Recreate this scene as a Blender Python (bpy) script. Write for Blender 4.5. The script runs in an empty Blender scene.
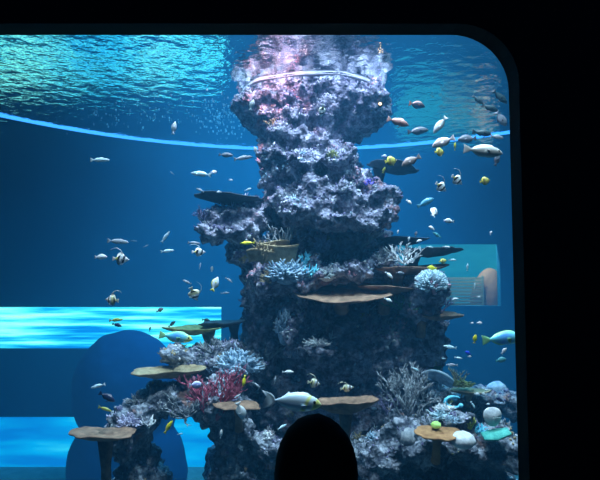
import bpy, bmesh, math, random
import numpy as np
from mathutils import Vector, Matrix, Euler, noise

# ---------------------------------------------------------------- camera, sky, lights, exposure
scn = bpy.context.scene
COL = scn.collection
F_PX = 500.0                      # focal length in pixels of the 600 x 480 frame
CAM_Z = 1.9
TILT = math.atan(30.0 / F_PX)     # the horizon lies at row 270
cam_data = bpy.data.cameras.new('camera')
cam_data.sensor_width = 36.0
cam_data.lens = 36.0 * F_PX / 600.0
cam_data.clip_start = 0.05
cam_data.clip_end = 200
cam = bpy.data.objects.new('camera', cam_data)
COL.objects.link(cam)
cam.location = (0, 0, CAM_Z)
cam.rotation_euler = (math.pi / 2 + TILT, 0, 0)
scn.camera = cam

world = bpy.data.worlds.new('world')
scn.world = world
world.use_nodes = True
world.node_tree.nodes['Background'].inputs[0].default_value = (0.02, 0.16, 0.45, 1)
world.node_tree.nodes['Background'].inputs[1].default_value = 0.12

def area(name, loc, target, size, power, col, spread=180):
    d = bpy.data.lights.new(name, 'AREA')
    d.energy = power; d.color = col; d.shape = 'DISK'; d.size = size; d.spread = math.radians(spread)
    o = bpy.data.objects.new(name, d); COL.objects.link(o)
    o.location = loc
    o.rotation_euler = (Vector(target) - Vector(loc)).to_track_quat('-Z', 'Y').to_euler()
    return o

def spot(name, loc, target, power, col, ang, blend=0.6, r=0.25):
    d = bpy.data.lights.new(name, 'SPOT')
    d.energy = power; d.color = col; d.spot_size = math.radians(ang); d.spot_blend = blend; d.shadow_soft_size = r
    o = bpy.data.objects.new(name, d); COL.objects.link(o)
    o.location = loc
    o.rotation_euler = (Vector(target) - Vector(loc)).to_track_quat('-Z', 'Y').to_euler()
    return o

SURF = 4.8                        # water level
# lamps hung over the tank, with unseen fills added among them
spot('pool_lamp_front', (0.4, 5.1, 9.5), (0.2, 6.9, 2.2), 4300, (0.72, 0.80, 1.0), 55, r=0.3)
spot('pool_lamp_front', (-2.6, 5.0, 9.0), (-1.2, 6.6, 0.5), 1600, (0.62, 0.86, 1.0), 55, r=0.3)
spot('pool_lamp_front', (3.0, 5.0, 9.0), (1.9, 6.8, 0.2), 1600, (0.55, 0.88, 1.0), 55, r=0.3)
spot('pool_lamp_rose', (-0.9, 5.6, 7.6), (-0.38, 7.3, 4.5), 2000, (1.0, 0.26, 0.26), 18, r=0.15)
spot('pool_lamp_violet', (0.9, 5.2, 7.6), (0.55, 7.3, 4.5), 420, (0.62, 0.52, 1.0), 40, r=0.2)
for x in (-2.7, 0.0, 2.7):
    spot('fish_fill', (x, 2.9, 8.6), (x * .9, 5.1, 1.5), 900, (0.80, 0.92, 1.0), 38, r=0.25)  # added unseen fills that brighten the fish near the glass
area('back_fill_blue', (0, 13.0, 9.0), (0, 14.0, 0), 7.0, 2200, (0.10, 0.58, 1.0))  # added unseen blue fill that brightens the back of the tank
vs = scn.view_settings
vs.view_transform = 'Standard'; vs.look = 'None'; vs.gamma = 1.0; vs.use_curve_mapping = False
vs.exposure = 0.0

# ---------------------------------------------------------------- helpers
CT, ST = math.cos(TILT), math.sin(TILT)
def P(px, row, d):
    """World point seen at a pixel of the photograph, d metres in front of the lens."""
    x = (px - 300.0) / F_PX; y = -(row - 240.0) / F_PX
    v = Vector((x, CT - y * ST, ST + y * CT))
    v *= d / v.y
    return Vector((v.x, v.y, v.z + CAM_Z))
def M_(pxl, d): return pxl * d / F_PX

def tag(o, label=None, cat=None, group=None, kind=None):
    if label: o['label'] = label
    if cat: o['category'] = cat
    if group: o['group'] = group
    if kind: o['kind'] = kind
    return o

def mesh_obj(name, verts, faces, mat=None, parent=None, smooth=True):
    me = bpy.data.meshes.new(name)
    me.from_pydata([tuple(v) for v in verts], [], faces)
    if smooth:
        me.polygons.foreach_set('use_smooth', [True] * len(me.polygons))
    me.update()
    o = bpy.data.objects.new(name, me); COL.objects.link(o)
    if mat: me.materials.append(mat)
    if parent: o.parent = parent
    return o

class MB:
    """collects shapes into one mesh"""
    def __init__(s): s.v = []; s.f = []; s.mi = []
    def add(s, verts, faces, mi=0):
        b = len(s.v); s.v.extend(verts); s.f.extend([tuple(b + i for i in f) for f in faces]); s.mi.extend([mi] * len(faces))
    def box(s, lo, hi, mi=0):
        x0, y0, z0 = lo; x1, y1, z1 = hi
        s.add([(x0,y0,z0),(x1,y0,z0),(x1,y1,z0),(x0,y1,z0),(x0,y0,z1),(x1,y0,z1),(x1,y1,z1),(x0,y1,z1)],
              [(0,3,2,1),(4,5,6,7),(0,1,5,4),(1,2,6,5),(2,3,7,6),(3,0,4,7)], mi)
    def tube(s, pts, rads, n=6, mi=0, cap=True):
        pts = [Vector(p) for p in pts]
        if not hasattr(rads, '__len__'): rads = [rads] * len(pts)
        t = (pts[1] - pts[0]).normalized()
        u = t.orthogonal().normalized()
        vs_ = []; fs = []
        for i, p in enumerate(pts):
            a = pts[max(i - 1, 0)]; b = pts[min(i + 1, len(pts) - 1)]
            t = (b - a).normalized()
            u = (u - t * u.dot(t)).normalized(); w = t.cross(u)
            for k in range(n):
                an = 2 * math.pi * k / n
                vs_.append(tuple(p + (u * math.cos(an) + w * math.sin(an)) * rads[i]))
        for i in range(len(pts) - 1):
            for k in range(n):
                fs.append((i*n + k, i*n + (k+1) % n, (i+1)*n + (k+1) % n, (i+1)*n + k))
        if cap:
            fs.append(tuple(range(n))[::-1]); fs.append(tuple((len(pts)-1)*n + k for k in range(n)))
        s.add(vs_, fs, mi)
    def ball(s, c, r, sub=2, mi=0, rot=None):
        vs_, fs = ICO[sub]
        r = Vector(r) if hasattr(r, '__len__') else Vector((r, r, r))
        c = Vector(c)
        out = []
        for v in vs_:
            q = Vector((v[0]*r.x, v[1]*r.y, v[2]*r.z))
            if rot is not None: q = rot @ q
            out.append(tuple(c + q))
        s.add(out, fs, mi)
    def build(s, name, mats, parent=None, smooth=True):
        o = mesh_obj(name, s.v, s.f, None, parent, smooth)
        for m in (mats if isinstance(mats, (list, tuple)) else [mats]): o.data.materials.append(m)
        if any(s.mi): o.data.polygons.foreach_set('material_index', s.mi)
        return o
ICO = {}
for sub in (1, 2, 3):
    bm = bmesh.new(); bmesh.ops.create_icosphere(bm, subdivisions=sub, radius=1.0)
    bm.verts.ensure_lookup_table()
    ICO[sub] = ([tuple(v.co) for v in bm.verts], [tuple(v.index for v in f.verts) for f in bm.faces]); bm.free()

def empty(name, loc, rot=(0, 0, 0)):
    o = bpy.data.objects.new(name, None); o.empty_display_size = 0.1; COL.objects.link(o)
    o.location = loc; o.rotation_euler = rot
    return o

# ---------------------------------------------------------------- materials
def new_mat(name):
    m = bpy.data.materials.new(name); m.use_nodes = True
    nt = m.node_tree; nt.nodes.clear()
    out = nt.nodes.new('ShaderNodeOutputMaterial')
    return m, nt, out
def nd(nt, t, **kw):
    n = nt.nodes.new(t)
    for k, v in kw.items():
        if k in n.inputs: n.inputs[k].default_value = v
        else: setattr(n, k, v)
    return n
def ramp(nt, fac, stops, interp='LINEAR'):
    r = nt.nodes.new('ShaderNodeValToRGB'); r.color_ramp.interpolation = interp
    e = r.color_ramp.elements
    while len(e) > 1: e.remove(e[-1])
    e[0].position = stops[0][0]; e[0].color = (*stops[0][1], 1)
    for p, c in stops[1:]:
        x = e.new(p); x.color = (*c, 1)
    if fac is not None: nt.links.new(fac, r.inputs[0])
    return r.outputs[0]
def plain(name, col, rough=0.6, spec=0.3):
    m, nt, out = new_mat(name)
    b = nd(nt, 'ShaderNodeBsdfPrincipled'); b.inputs['Base Color'].default_value = (*col, 1)
    b.inputs['Roughness'].default_value = rough; b.inputs['Specular IOR Level'].default_value = spec
    nt.links.new(b.outputs[0], out.inputs[0]); return m
def mottled(name, stops, scale=8.0, rough=0.8, bump=0.3, detail=6, kind='noise', coord='Object', bscale=None, bdist=0.02):
    m, nt, out = new_mat(name)
    tc = nd(nt, 'ShaderNodeTexCoord')
    t = nd(nt, 'ShaderNodeTexNoise'); t.inputs['Scale'].default_value = scale; t.inputs['Detail'].default_value = detail
    t.inputs['Roughness'].default_value = 0.65
    nt.links.new(tc.outputs[coord], t.inputs['Vector'])
    c = ramp(nt, t.outputs[0], stops)
    b = nd(nt, 'ShaderNodeBsdfPrincipled'); b.inputs['Roughness'].default_value = rough; b.inputs['Specular IOR Level'].default_value = 0.2
    nt.links.new(c, b.inputs['Base Color'])
    if bump:
        t2 = nd(nt, 'ShaderNodeTexNoise'); t2.inputs['Scale'].default_value = bscale or scale * 4; t2.inputs['Detail'].default_value = 4
        nt.links.new(tc.outputs[coord], t2.inputs['Vector'])
        bp = nd(nt, 'ShaderNodeBump'); bp.inputs['Strength'].default_value = bump; bp.inputs['Distance'].default_value = bdist
        nt.links.new(t2.outputs[0], bp.inputs['Height']); nt.links.new(bp.outputs[0], b.inputs['Normal'])
    nt.links.new(b.outputs[0], out.inputs[0]); return m
def glow(name, stops, strength, scale=(1, 1, 1), nscale=3.0):
    """lit glazing or glowing panel: things beyond it blurred into bands"""
    m, nt, out = new_mat(name)
    tc = nd(nt, 'ShaderNodeTexCoord'); mp = nd(nt, 'ShaderNodeMapping'); mp.inputs['Scale'].default_value = scale
    nt.links.new(tc.outputs['Object'], mp.inputs[0])
    t = nd(nt, 'ShaderNodeTexNoise'); t.inputs['Scale'].default_value = nscale; t.inputs['Detail'].default_value = 3
    nt.links.new(mp.outputs[0], t.inputs['Vector'])
    c = ramp(nt, t.outputs[0], stops)
    e = nd(nt, 'ShaderNodeEmission'); e.inputs[1].default_value = strength
    nt.links.new(c, e.inputs[0]); nt.links.new(e.outputs[0], out.inputs[0]); return m

# ---------------------------------------------------------------- the setting
TX, TY0, TY1, TZ = 13.0, 2.2, 18.0, -5.0
m_wall = mottled('tank_wall_paint', [(0.3, (0.006, 0.10, 0.165)), (0.7, (0.010, 0.125, 0.20))], 0.4, 0.9, 0)
m_sand = mottled('tank_sand', [(0.3, (0.25, 0.3, 0.3)), (0.7, (0.45, 0.5, 0.48))], 3, 0.9, 0.4)
m_gal = mottled('gallery_paint', [(0.3, (0.004, 0.004, 0.006)), (0.7, (0.008, 0.008, 0.011))], 2, 0.7, 0)
m_galf = mottled('gallery_carpet', [(0.3, (0.01, 0.01, 0.015)), (0.7, (0.02, 0.02, 0.028))], 30, 0.95, 0.3)

def slab(name, lo, hi, mat):
    b = MB(); b.box(lo, hi); return tag(b.build(name, mat, smooth=False), kind='structure')
slab('floor', (-TX, TY0 - .12, TZ - .3), (TX, TY1, TZ), m_sand)
slab('wall_left', (-TX - .3, TY0, TZ), (-TX, TY1, SURF + .6), m_wall)
slab('wall_right', (TX, TY0, TZ), (TX + .3, TY1, SURF + .6), m_wall)

# far wall with window openings
wins = [  # px0, px1, row_top, row_bottom
    (-40, 221, 307, 349), (-60, 214, 417, 470), (398, 501, 244, 306)]
def wall_with_holes(name, y, x0, x1, z0, z1, holes, mat, thick):
    xs = sorted({x0, x1, *[h[0] for h in holes], *[h[1] for h in holes]})
    zs = sorted({z0, z1, *[h[2] for h in holes], *[h[3] for h in holes]})
    b = MB()
    for i in range(len(xs) - 1):
        for j in range(len(zs) - 1):
            cx, cz = (xs[i] + xs[i+1]) / 2, (zs[j] + zs[j+1]) / 2
            if any(h[0] < cx < h[1] and h[2] < cz < h[3] for h in holes): continue
            b.box((xs[i], y, zs[j]), (xs[i+1], y + thick, zs[j+1]))
    return tag(b.build(name, mat, smooth=False), kind='structure')
holes = []
for a, b_, r0, r1 in wins:
    p = P(a, r0, TY1); q = P(b_, r1, TY1); holes.append((max(p.x, -TX), min(q.x, TX), q.z, p.z))
wall_with_holes('wall_back', TY1, -TX - .3, TX + .3, TZ - .3, SURF + .6, holes, m_wall, 0.3)
m_wcyan = glow('lit_glass_cyan', [(0.32, (0.0, 0.18, 0.55)), (0.42, (0.01, 0.40, 0.72)), (0.52, (0.08, 0.72, 0.78)), (0.62, (0.36, 0.95, 0.85)), (0.76, (0.60, 0.75, 0.45))], 2.1, (0.14, 1, 2.2), 2.4)
m_wblue = glow('lit_glass_blue', [(0.35, (0.0, 0.20, 0.62)), (0.6, (0.0, 0.42, 0.85)), (0.75, (0.05, 0.7, 0.95))], 1.5, (0.15, 1, 1.0), 2.0)
m_teal_glow = glow('teal_glow', [(0.35, (0.012, 0.20, 0.26)), (0.65, (0.03, 0.30, 0.34))], 1.2, (0.3, 1, 0.8), 1.5)
m_pane, nt, out = new_mat('clear_acrylic')
t = nd(nt, 'ShaderNodeBsdfTransparent'); t.inputs[0].default_value = (0.95, 0.98, 1.0, 1); nt.links.new(t.outputs[0], out.inputs[0])
for k, (h, m) in enumerate(zip(holes, (m_wcyan, m_wblue, m_pane))):
    b = MB(); b.box((h[0], TY1 + .20, h[2]), (h[1], TY1 + .24, h[3]))
    tag(b.build('window_%d' % (k + 2), m, smooth=False), kind='structure')

# viewing wall: one big opening with rounded corners, seen from the gallery
def rounded_opening(name, y0, y1, X0, X1, Z0, Z1, hx0, hx1, hz0, hz1, r, mat):
    loop = []
    for cx, cz, a0 in ((hx1 - r, hz1 - r, 0), (hx0 + r, hz1 - r, 90), (hx0 + r, hz0 + r, 180), (hx1 - r, hz0 + r, 270)):
        for k in range(13):
            a = math.radians(a0 + 90 * k / 12); loop.append((cx + r * math.cos(a), cz + r * math.sin(a)))
    n = len(loop); cx, cz = (hx0 + hx1) / 2, (hz0 + hz1) / 2
    outer = []
    for i, (x, z) in enumerate(loop):
        c = i // 13; k = i % 13; t = k / 12
        if c == 0: o = (X1, hz1 + (Z1 - hz1) * min(1, t * 2)) if t <= .5 else (X1 + (hx1 - r - X1) * (t * 2 - 1), Z1)
        elif c == 1: o = (hx0 + r + (X0 - hx0 - r) * min(1, t * 2), Z1) if t <= .5 else (X0, Z1 + (hz1 - r - Z1) * (t * 2 - 1))
        elif c == 2: o = (X0, hz0 + r + (Z0 - hz0 - r) * min(1, t * 2)) if t <= .5 else (X0 + (hx0 + r - X0) * (t * 2 - 1), Z0)
        else: o = (hx1 - r + (X1 - hx1 + r) * min(1, t * 2), Z0) if t <= .5 else (X1, Z0 + (hz0 + r - Z0) * (t * 2 - 1))
        if c == 0 and t <= .5: o = (X1, (hz1 - r) + (Z1 - hz1 + r) * t * 2)
        outer.append(o)
    v = []
    for y in (y0, y1):
        v += [(x, y, z) for x, z in loop]; v += [(x, y, z) for x, z in outer]
    f = []
    for i in range(n):
        j = (i + 1) % n
        f.append((i, j, n + j, n + i)); f.append((2*n + i, 3*n + i, 3*n + j, 2*n + j)); f.append((i, 2*n + i, 2*n + j, j))
        f.append((n + i, n + j, 3*n + j, 3*n + i))
    return tag(mesh_obj(name, v, f, mat, smooth=False), kind='structure')
WD = 2.0; WI = 2.08
hz1 = P(300, 35, WI).z; hx1 = P(512.5, 240, WI).x
rounded_opening('wall_front', WD - .02, WI, -TX - .3, TX + .3, TZ - .3, SURF + .6, -4.5, hx1, 0.35, hz1, M_(58, WI), m_gal)
b = MB(); b.box((-4.7, WI + .002, 0.2), (hx1 + .2, WI + .06, hz1 + .2)); tag(b.build('window_1', m_pane, smooth=False), kind='structure')
slab('floor_gallery', (-TX, -3, -0.2), (TX, WD - .02, 0), m_galf)

# the water: a body that scatters and absorbs, under a rippled surface
m_vol, nt, out = new_mat('water_body')
sc_ = nd(nt, 'ShaderNodeVolumeScatter'); sc_.inputs['Color'].default_value = (0.10, 0.50, 0.92, 1); sc_.inputs['Density'].default_value = 0.030; sc_.inputs['Anisotropy'].default_value = 0.2
ab = nd(nt, 'ShaderNodeVolumeAbsorption'); ab.inputs['Color'].default_value = (0.25, 0.80, 1.0, 1); ab.inputs['Density'].default_value = 0.055
ad = nd(nt, 'ShaderNodeAddShader'); nt.links.new(sc_.outputs[0], ad.inputs[0]); nt.links.new(ab.outputs[0], ad.inputs[1]); nt.links.new(ad.outputs[0], out.inputs['Volume'])
b = MB(); b.box((-TX - .1, WI + .062, TZ - .1), (TX + .1, TY1 + .19, SURF + .01))
tag(b.build('water', m_vol, smooth=False), kind='structure')
m_surf, nt, out = new_mat('water_surface')
tc = nd(nt, 'ShaderNodeTexCoord'); mp = nd(nt, 'ShaderNodeMapping'); mp.inputs['Scale'].default_value = (1.0, 1.0, 1.0)
nt.links.new(tc.outputs['Object'], mp.inputs[0])
t1 = nd(nt, 'ShaderNodeTexNoise'); t1.inputs['Scale'].default_value = 4.2; t1.inputs['Detail'].default_value = 4
nt.links.new(mp.outputs[0], t1.inputs['Vector'])
bp = nd(nt, 'ShaderNodeBump'); bp.inputs['Strength'].default_value = 1.0; bp.inputs['Distance'].default_value = 0.017
nt.links.new(t1.outputs[0], bp.inputs['Height'])
fr = nd(nt, 'ShaderNodeFresnel'); fr.inputs['IOR'].default_value = 1.33; nt.links.new(bp.outputs[0], fr.inputs['Normal'])
tr = nd(nt, 'ShaderNodeBsdfTransparent'); gl = nd(nt, 'ShaderNodeBsdfGlossy'); gl.inputs['Roughness'].default_value = 0.0
gl.inputs['Color'].default_value = (0.92, 1, 0.97, 1)
nt.links.new(bp.outputs[0], gl.inputs['Normal'])
mx = nd(nt, 'ShaderNodeMixShader'); nt.links.new(fr.outputs[0], mx.inputs[0]); nt.links.new(tr.outputs[0], mx.inputs[1]); nt.links.new(gl.outputs[0], mx.inputs[2])
nt.links.new(mx.outputs[0], out.inputs[0])
tag(mesh_obj('water_surface', [(-TX, WI + .07, SURF), (TX, WI + .07, SURF), (TX, TY1, SURF), (-TX, TY1, SURF)], [(0, 1, 2, 3)], m_surf, smooth=False), kind='structure')
# ---------------------------------------------------------------- rockwork
def tex(kind, size, **kw):
    t = bpy.data.textures.new('rock_relief', kind); t.noise_scale = size
    for k, v in kw.items(): setattr(t, k, v)
    return t
def rock(name, blobs, mat, voxel=0.035, disp=((0.5, 0.20), (0.17, 0.14), (0.06, 0.05)), parent=None, spin=0):
    """blobs (centre, radii) fused into one body of stone with craggy relief"""
    b = MB()
    for c, r in blobs: b.ball(c, r, 3)
    o = b.build(name, mat)
    m = o.modifiers.new('fuse', 'REMESH'); m.mode = 'VOXEL'; m.voxel_size = voxel; m.use_smooth_shade = True
    for i, (s, a) in enumerate(disp):
        if i == 1: t = tex('VORONOI', s, distance_metric='DISTANCE', noise_intensity=1.2)
        else: t = tex('CLOUDS', s, noise_depth=3, noise_type='HARD_NOISE' if i == 2 else 'SOFT_NOISE')
        d = o.modifiers.new('relief', 'DISPLACE'); d.texture = t; d.strength = a * (-1 if i == 1 else 1); d.mid_level = 0.4 if i == 1 else 0.5
        d.texture_coords = 'GLOBAL'
    dg = bpy.context.evaluated_depsgraph_get(); dg.update()
    me = bpy.data.meshes.new_from_object(o.evaluated_get(dg))
    o.modifiers.clear(); old = o.data; o.data = me; bpy.data.meshes.remove(old); me.name = name
    me.polygons.foreach_set('use_smooth', [True] * len(me.polygons))
    if parent: o.parent = parent
    return o
def rockmat(name, dark, mid, light, accents, scale=7.0):
    m, nt, out = new_mat(name)
    tc = nd(nt, 'ShaderNodeTexCoord')
    t = nd(nt, 'ShaderNodeTexNoise'); t.inputs['Scale'].default_value = scale; t.inputs['Detail'].default_value = 8; t.inputs['Roughness'].default_value = 0.75
    nt.links.new(tc.outputs['Object'], t.inputs['Vector'])
    c = ramp(nt, t.outputs[0], [(0.36, dark), (0.48, mid), (0.62, light), (0.75, light)])
    for k, (col, sc, th) in enumerate(accents):
        t2 = nd(nt, 'ShaderNodeTexNoise'); t2.inputs['Scale'].default_value = sc; t2.inputs['Detail'].default_value = 5; t2.inputs['Roughness'].default_value = 0.7
        mp = nd(nt, 'ShaderNodeMapping'); mp.inputs['Location'].default_value = (3.1 * k + 1, 7.7 * k, 2.3 * k)
        nt.links.new(tc.outputs['Object'], mp.inputs[0]); nt.links.new(mp.outputs[0], t2.inputs['Vector'])
        f = ramp(nt, t2.outputs[0], [(th, (0, 0, 0)), (th + 0.06, (1, 1, 1))])
        x = nd(nt, 'ShaderNodeMixRGB'); nt.links.new(f, x.inputs[0]); nt.links.new(c, x.inputs[1]); x.inputs[2].default_value = (*col, 1); c = x.outputs[0]
    b = nd(nt, 'ShaderNodeBsdfPrincipled'); b.inputs['Roughness'].default_value = 0.9; b.inputs['Specular IOR Level'].default_value = 0.1
    nt.links.new(c, b.inputs['Base Color'])
    t3 = nd(nt, 'ShaderNodeTexVoronoi'); t3.inputs['Scale'].default_value = 22.0; nt.links.new(tc.outputs['Object'], t3.inputs['Vector'])
    bp = nd(nt, 'ShaderNodeBump'); bp.inputs['Strength'].default_value = 0.7; bp.inputs['Distance'].default_value = 0.03
    nt.links.new(t3.outputs['Distance'], bp.inputs['Height']); nt.links.new(bp.outputs[0], b.inputs['Normal'])
    nt.links.new(b.outputs[0], out.inputs[0]); return m
m_rock = rockmat('encrusted_rock', (0.03, 0.03, 0.05), (0.15, 0.15, 0.21), (0.50, 0.51, 0.62), [((0.30, 0.17, 0.19), 1.6, 0.62), ((0.35, 0.30, 0.10), 2.2, 0.64)])

def B(px, row, d, rx, rz, ry=None):
    ry = ry if ry is not None else M_(rx, d)
    return (P(px, row, d), (M_(rx, d), ry, M_(rz, d)))
pillar_blobs = [
    B(311, 108, 8.1, 78, 46, .80), B(309, 60, 8.15, 52, 50, .6), B(258, 108, 8.0, 27, 20, .6), B(366, 108, 7.8, 27, 26, .6),
    B(308, 165, 8.0, 54, 45, .7), B(307, 142, 8.05, 50, 32, .65),
    # ridge of boulders down the front
    B(287, 104, 7.35, 16, 12, .3), B(292, 120, 7.2, 18, 13, .35), B(283, 136, 7.05, 17, 12, .3), B(304, 140, 7.05, 16, 14, .3), B(295, 150, 7.4, 26, 24, .5),
    B(276, 158, 7.0, 20, 15, .3), B(301, 163, 6.8, 20, 17, .3), B(338, 160, 6.85, 22, 18, .32), B(324, 150, 6.95, 15, 12, .25),
    B(276, 180, 7.1, 18, 16, .3), B(345, 176, 6.95, 18, 14, .3), B(310, 188, 6.8, 24, 16, .35), B(340, 196, 6.75, 24, 14, .35), B(284, 200, 6.85, 17, 14, .3),
    B(376, 198, 6.95, 24, 18, .4), B(384, 214, 6.8, 17, 16, .35), B(364, 222, 6.65, 20, 12, .3), B(300, 212, 6.6, 24, 14, .35), B(333, 221, 6.55, 26, 12, .35), B(355, 207, 6.7, 18, 14, .3), B(320, 204, 6.65, 18, 14, .3),
    B(325, 200, 7.5, 66, 36, .7),
    # left ledge
    B(232, 221, 7.0, 32, 18, .45), B(214, 222, 7.0, 14, 16, .35), B(252, 218, 7.1, 22, 20, .45), B(222, 236, 6.75, 22, 11, .35), B(244, 230, 6.8, 18, 14, .3), B(210, 232, 6.8, 13, 13, .3),
    B(248, 250, 7.1, 24, 20, .4), B(262, 285, 7.3, 24, 45, .5),
    # recess and shelves
    B(330, 240, 7.6, 66, 32, .6), B(300, 270, 6.95, 48, 16, .5), B(272, 282, 6.65, 24, 14, .35), B(300, 284, 6.55, 20, 12, .3), B(324, 274, 6.65, 20, 12, .3), B(346, 272, 6.8, 30, 14, .45), B(376, 266, 7.0, 26, 14, .4), B(312, 258, 6.75, 14, 12, .25),
    B(312, 248, 7.0, 16, 16, .25), B(405, 282, 7.4, 34, 16, .45), B(430, 290, 6.6, 19, 19, .35), B(420, 304, 6.8, 22, 18, .35),
    B(325, 310, 7.7, 80, 60, .7), B(345, 345, 7.3, 70, 38, .6), B(385, 345, 7.2, 40, 32, .5), B(288, 338, 6.55, 11, 24, .25), B(302, 306, 6.5, 8, 18, .2),
    B(318, 348, 6.5, 18, 8, .25), B(266, 330, 7.5, 24, 45, .5), B(425, 340, 7.4, 22, 36, .4),
    B(330, 400, 7.8, 105, 60, .9), B(330, 470, 7.8, 125, 70, 1.0), B(330, 580, 7.8, 150, 90, 1.2), B(330, 690, 7.8, 170, 90, 1.4)]
pillar = rock('reef_tower', pillar_blobs, m_rock, 0.035)
tag(pillar, 'tall craggy rock pillar crusted with lavender coral, rising through the water surface', 'rock')

b = MB(); cw = P(308, 90, 8.12); pts = []  # solid pale ring standing in for the water meniscus at the rock
for k in range(73):
    t = 2 * math.pi * k / 72; x = 1.10 * math.cos(t); y = .84 * math.sin(t); w = 1 + .02 * math.sin(5 * t) + .012 * math.sin(11 * t)
    r = math.radians(-12); pts.append(Vector((cw.x + (x * math.cos(r) - y * math.sin(r)) * w, 8.05 + (x * math.sin(r) + y * math.cos(r)) * w, SURF - .025)))
b.tube(pts, [  .018 + .008 * math.sin(k * .7) for k in range(73)], 7)
q = b.build('waterline_rim', mottled('pale_meniscus', [(0.3, (.24, .24, .30)), (0.7, (.46, .45, .54))], 6, .7, .2), pillar); q['label'] = 'pale rim where the rock meets the water surface'
# ---------------------------------------------------------------- finding the face of the rock along a line of sight
from mathutils.bvhtree import BVHTree
ROCKS = []
def register(o):
    me = o.data; mw = o.matrix_world
    ROCKS.append(BVHTree.FromPolygons([o.location + v.co for v in me.vertices], [tuple(p.vertices) for p in me.polygons]))
register(pillar)
def on_rock(px, row, d0=6.6, sink=0.0):
    """where a sight line meets the rock (or the point d0 away when it meets none)"""
    o = Vector((0, 0, CAM_Z)); d = (P(px, row, 1.0) - o).normalized()
    best = None
    for t in ROCKS:
        h = t.ray_cast(o, d)
        if h[0] is not None and (best is None or h[3] < best[0]): best = (h[3], h[0])
    if best is None: return P(px, row, d0)
    return best[1] + d * sink
def depth_at(px, row, d0=6.6):
    return on_rock(px, row, d0).y

# more rocks
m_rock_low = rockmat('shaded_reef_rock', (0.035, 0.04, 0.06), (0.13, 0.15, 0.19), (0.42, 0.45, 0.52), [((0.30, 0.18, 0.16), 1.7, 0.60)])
def reef(name, label, blobs, mat=None, voxel=0.035, **kw):
    o = rock(name, blobs, mat or m_rock_low, voxel, **kw); register(o)
    return tag(o, label, 'rock')
reef('reef_rock', 'arched dark rock with a pale crusted slope over the low bright blue window',
     [B(128, 432, 6.2, 22, 34, .35), B(142, 412, 6.3, 20, 20, .4), B(162, 399, 6.4, 24, 17, .45), B(190, 396, 6.4, 28, 20, .45), B(214, 398, 6.4, 20, 26, .4),
      B(232, 425, 6.5, 20, 50, .4), B(140, 520, 6.4, 34, 80, .5), B(236, 520, 6.6, 34, 80, .5), B(190, 660, 6.8, 80, 110, .8)])
reef('reef_rock', 'low dark rock ledge left of the pillar under a grey table coral',
     [B(200, 362, 6.9, 30, 14, .4), B(178, 356, 6.8, 18, 10, .35), B(228, 362, 6.9, 24, 22, .45), B(250, 368, 6.9, 20, 18, .4), B(226, 385, 7.0, 26, 20, .4)])
reef('reef_rock', 'reef rock in the lower right corner carrying domed and cupped corals',
     [B(432, 440, 5.9, 34, 22, .45), B(446, 420, 5.85, 20, 13, .3), B(462, 420, 5.9, 12, 12, .25), B(470, 442, 6.0, 26, 22, .4), B(497, 446, 6.0, 24, 26, .4), B(405, 432, 6.1, 22, 22, .4), B(380, 452, 6.2, 26, 18, .4), B(450, 520, 6.2, 80, 70, .6), B(455, 640, 6.6, 100, 110, .8)])
reef('reef_rock', 'long low rock shelf behind the curled white coral, far lower right',
     [B(455, 396, 7.6, 30, 9, .4), B(490, 398, 7.8, 30, 10, .4), B(430, 392, 7.4, 20, 14, .4), B(520, 404, 7.8, 26, 14, .5), B(455, 480, 8.0, 60, 80, .6), B(480, 600, 8.2, 110, 110, .9)])
reef('reef_rock', 'dark rock with pale knobs at the bottom below the large white fish',
     [B(270, 446, 6.4, 22, 14, .3), B(300, 456, 6.4, 26, 14, .3), B(350, 450, 6.4, 26, 12, .3), B(310, 520, 6.5, 70, 60, .5), B(310, 640, 6.8, 70, 100, .7)])
m_mound = mottled('deep_blue_rock', [(0.3, (0.006, 0.07, 0.19)), (0.7, (0.008, 0.09, 0.24))], 1.0, 0.9, 0.3)
o = reef('rock_mound', 'smooth dark blue mound in front of the bright cyan window', [B(127, 392, 16.4, 54, 62, 1.0), B(127, 470, 16.4, 60, 60, 1.0)], m_mound, 0.12, disp=((1.0, 0.15),))

# small crusts scattered over the lit rock
def crust(o, n, mats, seed, zmin, zmax, rmin=.012, rmax=.04):
    me = o.data; rnd = random.Random(seed)
    nf = len(me.polygons); cen = np.empty(nf * 3); me.polygons.foreach_get('center', cen); nor = np.empty(nf * 3); me.polygons.foreach_get('normal', nor)
    cen = cen.reshape(-1, 3); nor = nor.reshape(-1, 3)
    ok = np.nonzero((nor[:, 2] > 0.05) & (nor[:, 1] < 0.5) & (cen[:, 2] > zmin) & (cen[:, 2] < zmax))[0]
    b = MB()
    for _ in range(n):
        i = int(ok[rnd.randrange(len(ok))]); c = Vector(cen[i]); nn = Vector(nor[i])
        k = noise.noise(c * 1.7)
        if k < -0.12 and rnd.random() < 0.75: continue
        mi = min(len(mats) - 1, max(0, int((noise.noise(c * 2.3 + Vector((9, 4, 1))) + 0.5) * len(mats) + rnd.uniform(-.6, .6))))
        r = rnd.uniform(rmin, rmax)
        if rnd.random() < 0.72:
            b.ball(c + nn * r * .2, (r * rnd.uniform(.7, 1.2), r * rnd.uniform(.7, 1.2), r * rnd.uniform(.6, 1.1)), 1, mi)
        else:
            for _k in range(rnd.randint(2, 4)):
                dv = (nn + Vector((rnd.uniform(-.9, .9), rnd.uniform(-.9, .5), rnd.uniform(-.2, .9)))).normalized()
                L = r * rnd.uniform(1.4, 2.8)
                b.tube([c - nn * .01, c + dv * L * .6, c + dv * L + Vector((0, 0, L * .2))], [r * .35, r * .32, r * .16], 4, mi)
    q = b.build('encrusting_coral', mats, o); q['kind'] = 'stuff'; return q
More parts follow.
